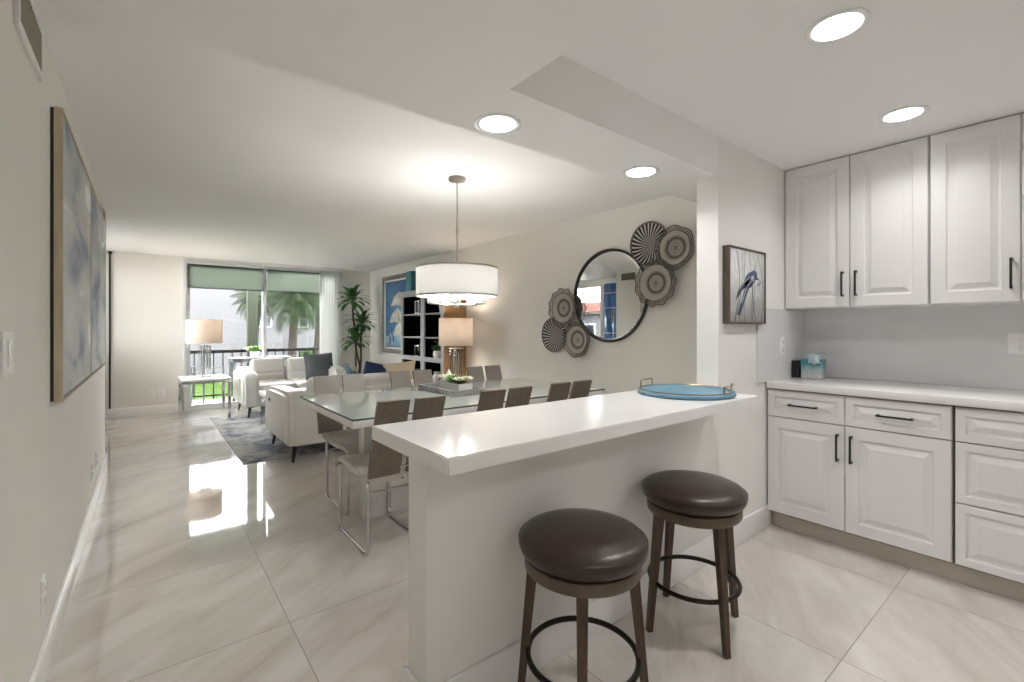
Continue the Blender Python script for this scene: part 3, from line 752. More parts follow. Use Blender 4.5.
for k in range(5):
    a = 2*PI*k/5+.3; x, y = .17*math.cos(a), .17*math.sin(a)
    g = MB().lathe([(.0, zb-.055), (.040, zb-.055), (.042, zb+.03), (.040, zb+.03), (.038, zb-.051), (0, zb-.051)], 20, c=(x, y, 0)).build('candle_glass', M['frost'], t)
    MB().lathe([(0, zb-.052), (.012, zb-.05), (.012, zb+.0), (.016, zb+.045), (.010, zb+.07), (0, zb+.085)], 12, c=(x, y, 0)).build('bulb', M['bulb'], g)
l = bpy.data.lights.new('pendant_glow', 'POINT'); l.energy = PEND_W; l.shadow_soft_size = .08; l.color = (1, .97, .93)
o = bpy.data.objects.new('pendant_glow', l); COL.objects.link(o); o.location = (1.724, 2.79, 1.58)

# ------------------------------------------------------------------ dining table
TX0, TX1, TY0, TY1 = .85, 2.88, 2.415, 3.50
t = thing('dining_table', 'long white dining table with pale glass top', 'table', ((TX0+TX1)/2, (TY0+TY1)/2, 0))
L(MB().box((TX0, TY0, .71), (TX1, TY1, .750), r=.003), 'tabletop', M['lacq'], t)
c = MB(); c.box((TX0+.002, TY0+.002, .7502), (TX1-.002, TY1-.002, .760))
for f in c.bm.faces:
    if abs(f.normal.z) < .5 or f.calc_center_median().z < .755: f.material_index = 1
c.bm.normal_update()
for f in c.bm.faces: f.material_index = 0 if f.normal.z > .5 or f.calc_center_median().z > .7599 else 1
L(c, 'glass_top', [M['tglass'], M['glassedge']], t)
L(MB().box((1.10, 2.92, 0), (2.62, 3.02, .711), r=.003), 'pedestal', M['lacq'], t)

def make_chair():
    t = thing('dining_chair', '', 'chair', (0, 0, 0), 0, 'cantilever chairs round the dining table')
    wd = .39
    # seat: swept profile along y, rolled front edge
    top = [(-.275, .462), (-.15, .452), (0, .448), (.14, .458), (.21, .462), (.255, .452), (.285, .425), (.297, .385)]
    th = .042
    out = []
    for i, (y, z) in enumerate(top):
        a = top[max(i-1, 0)]; b = top[min(i+1, len(top)-1)]; dy, dz = b[0]-a[0], b[1]-a[1]; l = math.hypot(dy, dz)
        out.append((y+dz/l*-th*-1*-1, z-dy/l*th))
    poly = top+[(y, z) for (y, z) in out[::-1]]
    b = bmesh.new(); ws = .345; xs = [-ws/2, -ws/2+.012, ws/2-.012, ws/2]; rows = []
    cy = sum(p[0] for p in poly)/len(poly)
    for x in xs:
        ins = .0 if abs(x) < ws/2-.001 else 1
        rw = []
        for k, (y, z) in enumerate(poly):
            n_ = len(top); j = k if k < n_ else 2*n_-1-k
            my, mz = (top[j][0]+out[j][0])/2, (top[j][1]+out[j][1])/2
            f = .62 if ins else 1
            rw.append(b.verts.new((x, my+(y-my)*f, mz+(z-mz)*f)))
        rows.append(rw)
    n = len(poly)
    for A, B in zip(rows, rows[1:]):
        for k in range(n): b.faces.new((A[k], B[k], B[(k+1) % n], A[(k+1) % n]))
    b.faces.new(rows[0]); b.faces.new(rows[-1][::-1])
    c = MB(); c._merge(b); c.build('seat', M['seat'], t, angle=50)
    # two-panel back, brown behind and pale in front
    bp = [(-.278, .455), (-.30, .54), (-.335, .66), (-.372, .775), (-.405, .872)]
    for x0, x1 in ((-wd/2, -.018), (.018, wd/2)):
        b = bmesh.new(); fr, bk = [], []
        for (y, z) in bp:
            fr.append([b.verts.new((x0, y+.009, z+.003)), b.verts.new((x1, y+.009, z+.003))])
            bk.append([b.verts.new((x0, y-.009, z-.002)), b.verts.new((x1, y-.009, z-.002))])
        c = MB(); c.m(0); faces_b = []
        for i in range(len(bp)-1):
            b.faces.new((fr[i][0], fr[i][1], fr[i+1][1], fr[i+1][0])).material_index = 0
            b.faces.new((bk[i][1], bk[i][0], bk[i+1][0], bk[i+1][1])).material_index = 1
            for s_ in (0, 1): b.faces.new((fr[i][s_], fr[i+1][s_], bk[i+1][s_], bk[i][s_])).material_index = 1
        b.faces.new((fr[0][0], bk[0][0], bk[0][1], fr[0][1])).material_index = 1; b.faces.new((fr[-1][0], fr[-1][1], bk[-1][1], bk[-1][0])).material_index = 1
        bmesh.ops.bevel(b, geom=[e for e in b.edges if len(e.link_faces) == 2 and e.link_faces[0].normal.angle(e.link_faces[1].normal, 0) > .7], offset=.003, segments=1, affect='EDGES')
        vm = {v: c.bm.verts.new(v.co) for v in b.verts}
        for f in b.faces:
            g = c.bm.faces.new([vm[v] for v in f.verts]); g.material_index = f.material_index; g.smooth = True
        b.free(); c.build('backrest', [M['backfront'], M['back']], t)
    for s_ in (-1, 1):
        x = s_*(ws/2-.012); r = .0105
        pts = [(x, .272, .40)]+[(x, .272, .05)]+[(x, .272-.04*(1-math.cos(a)), .0505-.04*math.sin(a)) for a in (PI/6, PI/3, PI/2)]+[(x, -.145, .0105)]+[(x, -.155-.04*math.sin(a), .0505-.04*math.cos(a)) for a in (PI/6, PI/3, PI/2)]+[(x, -.195, .30), (x, -.20, .425)]
        MB().tube(pts, r, 8).build('sled_leg', M['chrome'], t)
    MB().tube([(-ws/2+.012, -.196, .345), (ws/2-.012, -.196, .345)], .008, 8).build('stretcher', M['chrome'], t)
    MB().tube([(-ws/2+.014, .272, .398), (ws/2-.014, .272, .398)], .008, 8).build('front_rail', M['chrome'], t)
    c = MB(); c.box((-.03, -.338, .600), (.03, -.325, .616), r=.003).tube([(0, -.30, .44), (0, -.27, .42), (0, -.20, .415)], .006, 6).box((-.03, -.31, .49), (.03, -.293, .50), r=.002)
    c.build('connector', M['chrome'], t)
    return t
ch = make_chair()
NEAR = [(1.10, 'near side of table, its legs showing past bar end'), (1.735, 'near side of table, between two other brown backs'), (2.30, 'near side of the dining table, closest to the mirror wall')]
FAR = [(1.20, 'far side of the dining table, next to the white sofa arm'), (1.815, 'far side of the dining table, right behind the centrepiece tray'), (2.59, 'far side of the dining table, closest to the mirror wall')]
first = True
for x, lb in NEAR:
    lb2 = 'chrome sled chair at '+lb
    if first: ch.location = (x, 2.625, 0); ch['label'] = lb2; first = False
    else: copy_tree(ch, (x, 2.625, 0), 0, lb2)
for x, lb in FAR: copy_tree(ch, (x, 3.30, 0), PI, 'chrome sled chair at '+lb)

# centrepiece
t = thing('decorative_tray', 'grey ribbed wooden tray on the glass dining table', 'tray', (1.82, 3.035, .760))
L2 = .14; W2 = .265
c = MB(); 
for lo, hi in (((-L2, -W2), (L2, -W2+.014)), ((-L2, W2-.014), (L2, W2)), ((-L2, -W2+.014), (-L2+.014, W2-.014)), ((L2-.014, -W2+.014), (L2, W2-.014))): c.box((lo[0], lo[1], 0), (hi[0], hi[1], .042), r=.003)
for k in range(24):
    y = -W2+.02+(2*W2-.04)*k/23; c.box((-L2-.003, y-.005, .003), (-L2+.002, y+.005, .039)); 
for k in range(13):
    x = -L2+.02+(2*L2-.04)*k/12; c.box((x-.005, -W2-.003, .003), (x+.005, -W2+.002, .039))
c.build('rim', M['traywood'], t); MB().box((-L2+.012, -W2+.012, 0), (L2-.012, W2-.012, .010)).build('tray_base', M['traymat'], t)
t = thing('planter_box', 'white rectangular planter of succulents and flowers on grey tray', 'planter', (1.85, 3.02, .770))
c = MB()
for lo, hi in (((-.06, -.15), (.06, -.142)), ((-.06, .142), (.06, .15)), ((-.06, -.142), (-.052, .142)), ((.052, -.142), (.06, .142))): c.box((lo[0], lo[1], 0), (hi[0], hi[1], .062), r=.002)
c.box((-.052, -.142, 0), (.052, .142, .01)); c.build('box', M['ceramic'], t)
MB().box((-.0525, -.1425, .01), (.0525, .1425, .052)).build('soil', M['soil'], t)
def rosette(mb, cx, cy, cz, R, n=26, up=.6):
    for k in range(n):
        a = k*2.39996; q = math.sqrt((k+1)/n); el = math.radians(80-62*q); l = R*(.45+.55*q)
        d = Vector((math.cos(a)*math.cos(el), math.sin(a)*math.cos(el), math.sin(el))); s_ = Vector((-math.sin(a), math.cos(a), 0)); nn = d.cross(s_)
        o_ = Vector((cx, cy, cz)); wd_ = l*.24
        v = [o_, o_+d*l*.55+s_*wd_-nn*l*.06, o_+d*l+nn*0, o_+d*l*.55-s_*wd_-nn*l*.06, o_+d*l*.5+nn*l*.12]
        vs = [mb.bm.verts.new(x) for x in v]
        for f in ((0, 1, 4), (1, 2, 4), (2, 3, 4), (3, 0, 4), (0, 3, 2, 1)):
            g = mb.bm.faces.new([vs[i] for i in f]); g.material_index = mb.mi
for x, y, r_ in ((-.005, -.035, .075), (.01, .02, .05), (.0, -.075, .05)):
    c = MB(); rosette(c, x, y, .062, r_*1.55, 36); c.build('succulent', M['succ'], t)
for x, y, r_ in ((-.02, .075, .055), (.02, -.125, .052), (-.03, .12, .050), (.03, .10, .045), (-.035, -.115, .05)):
    c = MB(); rosette(c, x, y, .082, r_*1.25, 28); c.build('flower', M['petal'], t)
t = thing('pyramid_ornament', 'small white faceted pyramid standing on tray behind the planter', 'ornament', (1.915, 3.225, .770))
c = MB(); bt = bmesh.new(); bs = [bt.verts.new((x, y, 0)) for x, y in ((-.042, -.042), (.042, -.042), (.042, .042), (-.042, .042))]; ms = [bt.verts.new((x, y, .02)) for x, y in ((-.045, -.045), (.045, -.045), (.045, .045), (-.045, .045))]; ap = bt.verts.new((0, 0, .15))
bt.faces.new(bs[::-1])
for i in range(4): bt.faces.new((bs[i], bs[(i+1) % 4], ms[(i+1) % 4], ms[i])); bt.faces.new((ms[i], ms[(i+1) % 4], ap))
c._merge(bt).build('pyramid', M['ceramic'], t, angle=10)
t = thing('ring_ornament', 'small white ceramic ring lying at right end of grey tray', 'ornament', (1.86, 2.835, .770))
MB().tube([(.028*math.cos(a), .028*math.sin(a), .008) for a in [2*PI*i/24 for i in range(24)]], .008, 8, closed=True).build('ring', M['ceramic'], t)

# ------------------------------------------------------------------ living room
def end_table(loc, w_, d_, h_, label, rz=0):
    t = thing('end_table', label, 'side table', loc, rz, 'chrome framed end tables')
    MB().box((-w_/2, -d_/2, h_-.03), (w_/2, d_/2, h_), r=.003).build('top', M['lacq'], t)
    c = MB(); q = .035
    for a, b in (((-w_/2, -d_/2), (w_/2, -d_/2+q)), ((-w_/2, d_/2-q), (w_/2, d_/2)), ((-w_/2, -d_/2+q), (-w_/2+q, d_/2-q)), ((w_/2-q, -d_/2+q), (w_/2, d_/2-q))): c.box((a[0], a[1], h_-.062), (b[0], b[1], h_-.029))
    c.build('frame', M['chrome'], t)
    for sx in (-1, 1):
        for sy in (-1, 1):
            x = sx*(w_/2-q/2); y = sy*(d_/2-q/2); MB().box((x-q/2, y-q/2, 0), (x+q/2, y+q/2, h_-.06), r=.002).build('leg', M['chrome'], t)
    return t
end_table((.63, 7.68, 0), .56, .66, .57, 'chrome framed white end table by the glass door, lamp on it')
end_table((2.88, 4.72, 0), .44, .44, .57, 'chrome framed white end table beside bookcase, lamp on it')
def lamp(loc, R, label):
    t = thing('table_lamp', label, 'lamp', loc, .3, 'clear column table lamps')
    MB().box((-.085, -.085, 0), (.085, .085, .022), r=.003).build('base', M['chrome'], t)
    for sx in (-1, 1):
        for sy in (-1, 1): MB().box((sx*.037-.021, sy*.037-.021, .022), (sx*.037+.021, sy*.037+.021, .43), r=.003).build('column', M['lampglass'], t)
    MB().box((-.065, -.065, .429), (.065, .065, .442), r=.003).tube([(0, 0, .44), (0, 0, .74)], .005, 8).tube([(0, 0, .02), (0, 0, .43)], .006, 8).build('stem', M['chrome'], t)
    z0, z1 = .47, .795
    MB().lathe([(R, z0), (R*.985, z1), (R*.985-.003, z1), (R-.003, z0), (R, z0)], 48).build('lamp_shade', M['shade'], t, angle=60)
    c = MB()
    for k in range(3): c.tube([(0, 0, .72), (R*.983*math.cos(k*2.094), R*.983*math.sin(k*2.094), .74)], .003, 5)
    c.build('spider', M['chrome'], t); MB().lathe([(0, .54), (.015, .545), (.03, .60), (.022, .64), (0, .655)], 14).build('bulb', M['bulb'], t)
    l = bpy.data.lights.new('lamp_glow', 'POINT'); l.energy = LAMP_W; l.shadow_soft_size = .05; l.color = (1, .85, .69)
    o = bpy.data.objects.new('lamp_glow', l); COL.objects.link(o); o.location = (loc[0], loc[1], loc[2]+.68)
lamp((.63, 7.66, .57), .218, 'lit table lamp in front of the glass door')
lamp((2.90, 4.72, .57), .205, 'lit table lamp in front of the bookcase side')
o = MB().box((-.07, -.05, 0), (.07, .05, .022), r=.002).build('book', M['ceramic'], loc=(.78, 7.5, .57)); tag(o, 'small white book lying on end table under left lamp', 'book')

def make_sofa(name, label, loc, rz, w_, nseat, rec_heads):
    t = thing(name, label, 'sofa', loc, rz, 'white leather sofas')
    D_ = .96; aw = .20
    MB().box((-w_/2+.02, -D_/2+.06, .15), (w_/2-.02, D_/2-.04, .30), r=.03, seg=3).build('base', M['leather'], t)
    sw = (w_-2*aw)/nseat
    for k in range(nseat):
        x0 = -w_/2+aw+k*sw
        MB().box((x0+.004, -D_/2, .26), (x0+sw-.004, D_/2-.22, .455), r=.06, seg=4).build('seat_cushion', M['leather'], t, angle=60)
        T = tr(0, D_/2-.16, .30) @ rot('X', -9)
        MB().box((x0+.004, -.10, 0), (x0+sw-.004, .09, .26), r=.06, seg=4, T=T).build('back_cushion', M['leather'], t, angle=60)
        Th = tr(0, D_/2-.135, .54) @ rot('X', rec_heads[k])
        MB().box((x0+.01, -.085, -.02), (x0+sw-.01, .065, .235), r=.065, seg=4, T=Th).build('headrest', M['leather'], t, angle=60)
    MB().box((-w_/2+.06, D_/2-.06, .15), (w_/2-.06, D_/2, .66), r=.03, seg=3).build('back_panel', M['leather'], t, angle=60)
    for s_ in (-1, 1):
        xa, xb = (-w_/2, -w_/2+aw) if s_ < 0 else (w_/2-aw, w_/2)
        b = bmesh.new()
        prof = [(-.47, .16), (-.482, .35), (-.475, .52), (-.44, .60), (-.36, .635), (-.1, .645), (.25, .65), (.40, .645), (.46, .61), (.475, .45), (.47, .16)]
        A = [b.verts.new((xa, y*D_/.96, z)) for y, z in prof]; B = [b.verts.new((xb, y*D_/.96, z)) for y, z in prof]; n = len(prof)
        b.faces.new(A[::-1]); b.faces.new(B)
        for i in range(n): b.faces.new((A[i], A[(i+1) % n], B[(i+1) % n], B[i]))
        bmesh.ops.recalc_face_normals(b, faces=b.faces)
        bmesh.ops.bevel(b, geom=[e for e in b.edges if abs(e.verts[0].co.x-e.verts[1].co.x) < 1e-6], offset=.035, segments=3, affect='EDGES', clamp_overlap=True)
        c = MB(); c._merge(b); arm = c.build('armrest', M['leather'], t, angle=50)
        c = MB(); x = xa if s_ < 0 else xb
        c.box((x-.004, -.27, .50), (x+.004, -.19, .53), r=.002).build('recliner_switch', M['blackgloss'], arm)
        for sy in (-1, 1):
            X = s_*(w_/2-.10); Y = sy*(D_/2-.07)
            c = MB()
            c.tube([(X, Y-.035, .165), (X+s_*.03, Y+sy*.02-.012, .0)], [.016, .008], 8); c.tube([(X, Y+.035, .165), (X+s_*.03, Y+sy*.02+.012, .0)], [.016, .008], 8); c.box((X-.05, Y-.05, .150), (X+.05, Y+.05, .172))
            c.build('leg', M['black'], t)
    return t
make_sofa('sofa', 'white leather sofa facing the room, its back to the glass door', (1.74, 7.66, 0), 0, 1.42, 2, [-14, -14])
make_sofa('sofa', 'white leather sofa with its back to the dining table', (1.73, 5.02, 0), PI, 1.48, 2, [-8, -8])
def pillow(label, m, loc, w_, h_, t_, rz, lean, roll=0):
    o = MB().pillow(w_, h_, t_, rot('X', 90-lean) @ rot('Z', roll)).build('throw_pillow', m, angle=80)
    o.location = loc; o.rotation_euler = (0, 0, rz); tag(o, label, 'pillow')
pillow('charcoal tweed throw pillow on the sofa by the glass door', M['charcoal'], (2.13, 7.55, .655), .46, .42, .15, .12, 16)
pillow('navy blue throw pillow leaning on sofa, tilted', M['navy'], (2.14, 5.25, .63), .42, .42, .15, PI, 14, 12)
pillow('cream throw pillow on sofa nearest the bookcase', M['cream'], (2.40, 5.22, .63), .42, .44, .14, PI, 14, -4)
t = thing('coffee_table', 'white topped coffee table with square chrome legs between the sofas', 'table', (1.66, 6.3, 0))
MB().box((-.52, -.34, .385), (.52, .42, .435), r=.004).build('top', M['lacq'], t)
for x in (-.48, .48):
    for y in (-.30, .38): MB().box((x-.022, y-.022, .008), (x+.022, y+.022, .386), r=.002).build('leg', M['chrome'], t)
o = MB().box((.69, 4.80, 0), (2.75, 7.66, .009), r=.003).build('area_rug', M['rug']); tag(o, 'distressed grey and blue area rug under the white sofas', 'rug')
t = thing('corner_table', 'low white side table holding the blue vase beside sofa', 'side table', (2.60, 7.55, 0))
MB().lathe([(0, .40), (.14, .40), (.144, .41), (.14, .425), (0, .425)], 32).build('top', M['lacq'], t); MB().lathe([(0, 0), (.11, 0), (.11, .012), (.02, .03), (.02, .402), (0, .402)], 24).build('stand', M['chrome'], t)
o = MB().lathe([(0, 0), (.05, .0), (.085, .04), (.095, .10), (.075, .16), (.035, .20), (.03, .225), (.04, .245), (.034, .245), (.026, .225), (0, .215)], 28).build('vase', M['blueglass'], loc=(2.56, 7.57, .425)); tag(o, 'round blue glass vase on low table beside sofa', 'vase')
t = thing('candle_holder', 'small teal candle holder with a candle beside blue vase', 'candle', (2.69, 7.55, .425))
MB().lathe([(0, 0), (.036, 0), (.038, .02), (.02, .05), (.03, .08), (.04, .12), (0, .12)], 20).build('holder', M['teal'], t); MB().lathe([(0, .12), (.032, .12), (.032, .19), (.004, .192), (0, .2)], 16).build('candle', M['cream'], t)

# dracaena
t = thing('potted_dracaena', 'tall potted dracaena with three leafy heads in back corner', 'plant', (2.85, 7.86, 0))
MB().lathe([(0, 0), (.13, 0), (.155, .30), (.165, .33), (.15, .33), (.145, .305), (0, .305)], 28).build('pot', M['pot'], t); MB().lathe([(0, .30), (.146, .30), (.14, .315), (0, .32)], 20).build('soil', M['soil'], t)
def head(cx, cy, cz, R, n, seed):
    rnd = random.Random(seed); c = MB()
    for k in range(n):
        a = k*2.39996+rnd.uniform(-.2, .2); q = k/n; el = math.radians(75-95*q); l = R*rnd.uniform(.85, 1.1); wd_ = .042
        d = Vector((math.cos(a), math.sin(a), 0)); s_ = Vector((-math.sin(a), math.cos(a), 0)); p = Vector((cx, cy, cz+.06*(1-q))); rows = []
        sg = 6
        for i in range(sg+1):
            f = i/sg; e = el-math.radians(80)*f*f; ww = wd_*(.45+1.5*f*(1-f)*1.6)*(1 if i < sg else .02)
            mid = p+Vector((0, 0, -.006)); rows.append([c.bm.verts.new(p+s_*ww), c.bm.verts.new(mid), c.bm.verts.new(p-s_*ww)])
            p = p+(d*math.cos(e)+Vector((0, 0, math.sin(e))))*(l/sg)
        for A, B in zip(rows, rows[1:]):
            for j in (0, 1): c.bm.faces.new((A[j], A[j+1], B[j+1], B[j])).smooth = True
    return c
for k, (hx, hy, hz, R, n, pts) in enumerate((
        (-.08, .02, 1.70, .32, 30, [(-.02, 0, .30), (-.03, 0, .7), (-.02, .01, 1.1), (-.07, .02, 1.45), (-.08, .02, 1.73)]),
        (.06, -.03, 1.30, .32, 28, [(.03, 0, .30), (.06, 0, .7), (.05, -.02, 1.05), (.06, -.03, 1.33)]),
        (-.06, -.06, 1.00, .31, 28, [(.0, -.02, .30), (.03, -.02, .6), (-.04, -.04, .9), (-.06, -.06, 1.03)]))):
    cane = MB().tube(pts, [.018]*(len(pts)-1)+[.013], 8).build('cane', M['stem'], t)
    head(hx, hy, hz, R, n, k+2).build('leaf_head', M['leaf'], t, flat=True)

# bookcase
BX0, BX1, BY0, BY1, BH = 2.93, XR, 5.08, 6.30, 1.745
t = thing('bookcase', 'grey bookcase with black interior and brown wood side against dining wall', 'bookcase', (BX0, BY0, 0))
W3, D3 = BY1-BY0, BX1-BX0
MB().box((0.02, 0, 0), (D3-.001, .03, BH), r=.002).build('side_panel', M['wood'], t)
MB().box((0.02, W3-.03, 0), (D3-.001, W3, BH), r=.002).build('side_panel', M['shelf'], t)
MB().box((.021, W3-.036, .02), (D3-.02, W3-.029, BH-.02)).build('lining', M['shelfin'], t)
MB().box((D3-.02, .03, .02), (D3-.002, W3-.03, BH-.02)).build('back_panel', M['shelfin'], t)
MB().box((-.01, -.01, BH), (D3-.001, W3+.01, BH+.035), r=.004).build('top', M['shelf'], t)
c = MB(); m_ = W3*.455
for y0, y1 in ((0, .055), (m_-.05, m_+.05), (W3-.055, W3)): c.box((-.002, y0, 0), (.02, y1, BH))
for z0, z1 in ((0, .09), (.80, .86), (BH-.05, BH)):
    c.box((-.0015, .055, z0), (.0195, m_-.05, z1)); c.box((-.0015, m_+.05, z0), (.0195, W3-.055, z1))
c.build('face_frame', M['shelf'], t)
MB().box((.02, m_-.012, .02), (D3-.02, m_+.012, BH-.01)).build('divider', M['shelfin'], t)
for z in (.45, .828, 1.12, 1.44):
    for y0, y1 in ((.03, m_-.012), (m_+.012, W3-.03)): MB().box((.012, y0, z-.009), (D3-.02, y1, z+.009)).build('shelf', M['shelf'], t)
def on_shelf(name, label, cat, mb, m, y, z, grp=None):
    o = mb.build(name, m, loc=(BX0+.13, y, z)); tag(o, label, cat, grp); return o
jar = [(0, 0), (.055, 0), (.075, .03), (.075, .13), (.05, .17), (.04, .18), (.05, .19), (.05, .205), (0, .21)]
yl, yr = BY0+(m_+W3)/2, BY0+m_/2
def lantern(y, z, h, label):
    t2 = thing('lantern', label, 'lantern', (BX0+.13, y, z), 0, 'lanterns in the bookcase')
    MB().box((-.07, -.07, 0), (.07, .07, .02), r=.003).box((-.07, -.07, h), (.07, .07, h+.02), r=.003).lathe([(0, h+.02), (.03, h+.02), (.012, h+.05), (0, h+.05)], 12).build('frame', M['chrome'], t2)
    for sx in (-1, 1):
        for sy in (-1, 1): MB().box((sx*.06-.006, sy*.06-.006, .02), (sx*.06+.006, sy*.06+.006, h)).build('post', M['chrome'], t2)
    MB().box((-.052, -.052, .02), (.052, .052, h)).build('pane', M['lampglass'], t2)
lantern(yl-.05, 1.449, .17, 'silver lantern on the upper shelf of bookcase, left bay')
lantern(yl-.04, .837, .15, 'silver lantern on the shelf below, bookcase left bay')
t2 = thing('potted_succulent', 'round dark leafy plant in white pot on right bay shelf', 'plant', (BX0+.13, yr+.03, .837))
MB().lathe([(0, 0), (.07, 0), (.09, .05), (.085, .11), (.075, .11), (.075, .09), (0, .09)], 24).build('pot', M['ceramic'], t2)
c = MB(); rnd = random.Random(8)
for k in range(12): rosette(c, rnd.uniform(-.06, .06), rnd.uniform(-.06, .06), .10+rnd.uniform(0, .11), .085, 22)
c.build('foliage', M['leaf'], t2, flat=True)
on_shelf('vase', 'white tapered vase on upper shelf of bookcase right bay', 'vase', MB().lathe([(0, 0), (.05, 0), (.08, .20), (.085, .24), (.075, .24), (.045, .02), (0, .02)], 24), M['ceramic'], yr-.07, 1.449)
on_shelf('storage_jar', 'grey storage jar on low shelf of bookcase left bay', 'jar', MB().lathe(jar, 20), M['patio'], yl+.08, .459, 'jars on the low bookcase shelf')
on_shelf('storage_jar', 'black storage jar on low shelf of bookcase left bay', 'jar', MB().lathe(jar, 20), M['blackgloss'], yl-.15, .459, 'jars on the low bookcase shelf')
on_shelf('storage_jar', 'white storage jar on low shelf of bookcase right bay', 'jar', MB().lathe(jar, 20), M['ceramic'], yr+.10, .459, 'jars on the low bookcase shelf')
on_shelf('storage_jar', 'dark ribbed jar on low shelf of bookcase right bay', 'jar', MB().lathe([(r_, z) for r_, z in jar], 10), M['pot'], yr-.09, .459, 'jars on the low bookcase shelf')
o = MB().box((-.10, -.09, 0), (.10, .09, .30), r=.004).build('storage_canister', M['teal'], loc=(BX0+.16, 6.18, BH+.035)); tag(o, 'tall teal canister on top of the bookcase', 'canister')
o = MB().box((-.06, -.06, 0), (.06, .06, .20), r=.006).lathe([(0, .2), (.03, .2), (.03, .24), (0, .24)], 16).build('black_bottle', M['blackgloss'], loc=(BX0+.14, 5.93, BH+.035)); tag(o, 'black square bottle on top of bookcase beside pendant', 'bottle')

# alcove cabinet seen in the mirror
t = thing('tall_cabinet', 'tall glossy blue cabinet reflected in the mirror, past left wall', 'cabinet', (XA, 5.95, 0))
L(MB().box((XA+.001, 5.72, 0), (XA+.30, 6.10, 2.15), r=.004), 'carcass', M['bluedoor'], t)
for y0, y1, hy in ((5.723, 5.908, 5.885), (5.912, 6.097, 5.935)):
    d = L(MB().box((XA+.30, y0, .05), (XA+.318, y1, 2.13), r=.003), 'door', M['bluedoor'], t)
    MB().box((XA+.317, hy-.006, 1.35), (XA+.335, hy+.006, 1.60), r=.002).build('handle', M['chrome'], d)
    for z in (.75, 1.15, 1.65, 1.95): MB().box((XA+.317, y0+.005, z), (XA+.321, y1-.005, z+.012)).build('stripe', M['ceramic'], d)

# ------------------------------------------------------------------ window dressing
for x0, x1, lb in ((WX0+.04, 1.50, 'sheer green grey roller shade on left glass panel'), (1.535, 2.42, 'sheer green grey roller shade on right glass panel')):
    t = thing('roller_shade', lb, 'window shade', ((x0+x1)/2, YB-.03, 2.25), 0, 'roller shades of the glass door'); a = (x1-x0)/2
    MB().box((-a+.01, -.001, -.385), (a-.01, .001, -.02)).build('fabric', M['roller'], t)
    MB().tube([(-a, 0, -.018), (a, 0, -.018)], .018, 12).box((-a, -.02, -.02), (-a+.015, .022, .036)).box((a-.015, -.02, -.02), (a, .022, .036)).build('roller_tube', M['alu'], t)
    MB().box((-a+.01, -.008, -.40), (a-.01, .008, -.383), r=.003).build('hem_bar', M['patio'], t)
t = thing('curtain', 'gathered white sheer curtain at right of the glass door', 'curtain', (2.54, YB-.09, 0))
c = MB(); bt = bmesh.new(); rows = []
for z in (.02, 1.1, 2.26):
    rows.append([bt.verts.new((-.19+.38*k/96, .035*math.sin(k/96*2*PI*8), z)) for k in range(97)])
for A, B in zip(rows, rows[1:]):
    for k in range(96): bt.faces.new((A[k], A[k+1], B[k+1], B[k]))
bmesh.ops.solidify(bt, geom=bt.faces[:], thickness=.003)
c._merge(bt).build('fabric', M['curtain'], t, angle=80)
MB().box((-1.05, -.02, 2.255), (.24, .02, 2.31)).build('track', M['trim'], t)

# ------------------------------------------------------------------ balcony and outside
struct('floor_balcony', MB().box((-1.5, YB+.15, -.14), (5, 9.80, -.02)), M['paver'])
struct('column_balcony', MB().box((1.44, 9.50, -.02), (1.60, 9.66, 2.33), r=.004), M['olive'])
t = thing('balcony_railing', 'black metal balcony railing with thin upright bars', 'railing', (1.7, 9.74, -.02))
MB().box((-3.1, -.03, .825), (3.2, .03, .88), r=.006).build('top_rail', M['railblack'], t)
MB().box((-3.1, -.015, .06), (3.2, .015, .085)).build('bottom_rail', M['railblack'], t)
for k in range(44):
    x = -3.05+.143*k
    MB().box((x-.008, -.008, .0 if k % 8 == 0 else .06), (x+.008, .008, .84)).build('baluster', M['railblack'], t)
t = thing('patio_table', 'grey metal patio table on the balcony behind the sofa', 'table', (1.58, 9.18, -.02))
MB().box((-.46, -.28, .735), (.46, .28, .76), r=.004).box((-.44, -.26, .69), (.44, .26, .736)).build('top', M['patio'], t)
for sx in (-1, 1):
    for sy in (-1, 1): MB().box((sx*.43-.02, sy*.25-.02, 0), (sx*.43+.02, sy*.25+.02, .74), r=.003).build('leg', M['patio'], t)
t = thing('potted_plant', 'small leafy plant in a pot on the patio table', 'plant', (1.50, 9.22, .74))
MB().lathe([(0, 0), (.06, 0), (.08, .10), (.07, .10), (0, .09)], 18).build('pot', M['ceramic'], t)
c = MB(); rosette(c, 0, 0, .09, .20, 36); rosette(c, .04, .02, .12, .14, 24); c.build('foliage', M['succ'], t, flat=True)
t = thing('patio_chair', 'grey metal patio chair on the balcony behind lamp', 'chair', (.66, 9.0, -.02), math.radians(-60))
MB().box((-.24, -.24, .40), (.24, .24, .43), r=.01).build('seat', M['patio'], t)
for s_ in (-1, 1):
    MB().tube([(s_*.25, .26, 0), (s_*.25, .24, .62), (s_*.25, -.22, .64), (s_*.25, -.25, .40), (s_*.25, -.30, 0)], .014, 8).build('arm_frame', M['patio'], t)
MB().tube([(-.24, -.22, .42), (-.24, -.34, .86), (.24, -.34, .86), (.24, -.22, .42)], .014, 8).build('back_frame', M['patio'], t)
c = MB()
for k in range(7):
    x = -.2+.4*k/6; c.box((x-.014, -.345, .44), (x+.014, -.335, .86), T=tr(0, .05, 0) @ tr(0, 0, 0))
c.build('back_slats', M['patio'], t)
GZ = -.62
struct('ground', MB().box((-30, 9.9, GZ-.3), (45, 70, GZ)), M['grass'], 'sunlit green lawn below the balcony')
struct('ground_side', MB().box((-30, -2, GZ-.3), (-1.6, 9.88, GZ)), M['paver'])
t = thing('apartment_building', 'white apartment building across the lawn with dark windows', 'building', (0, 19.5, GZ))
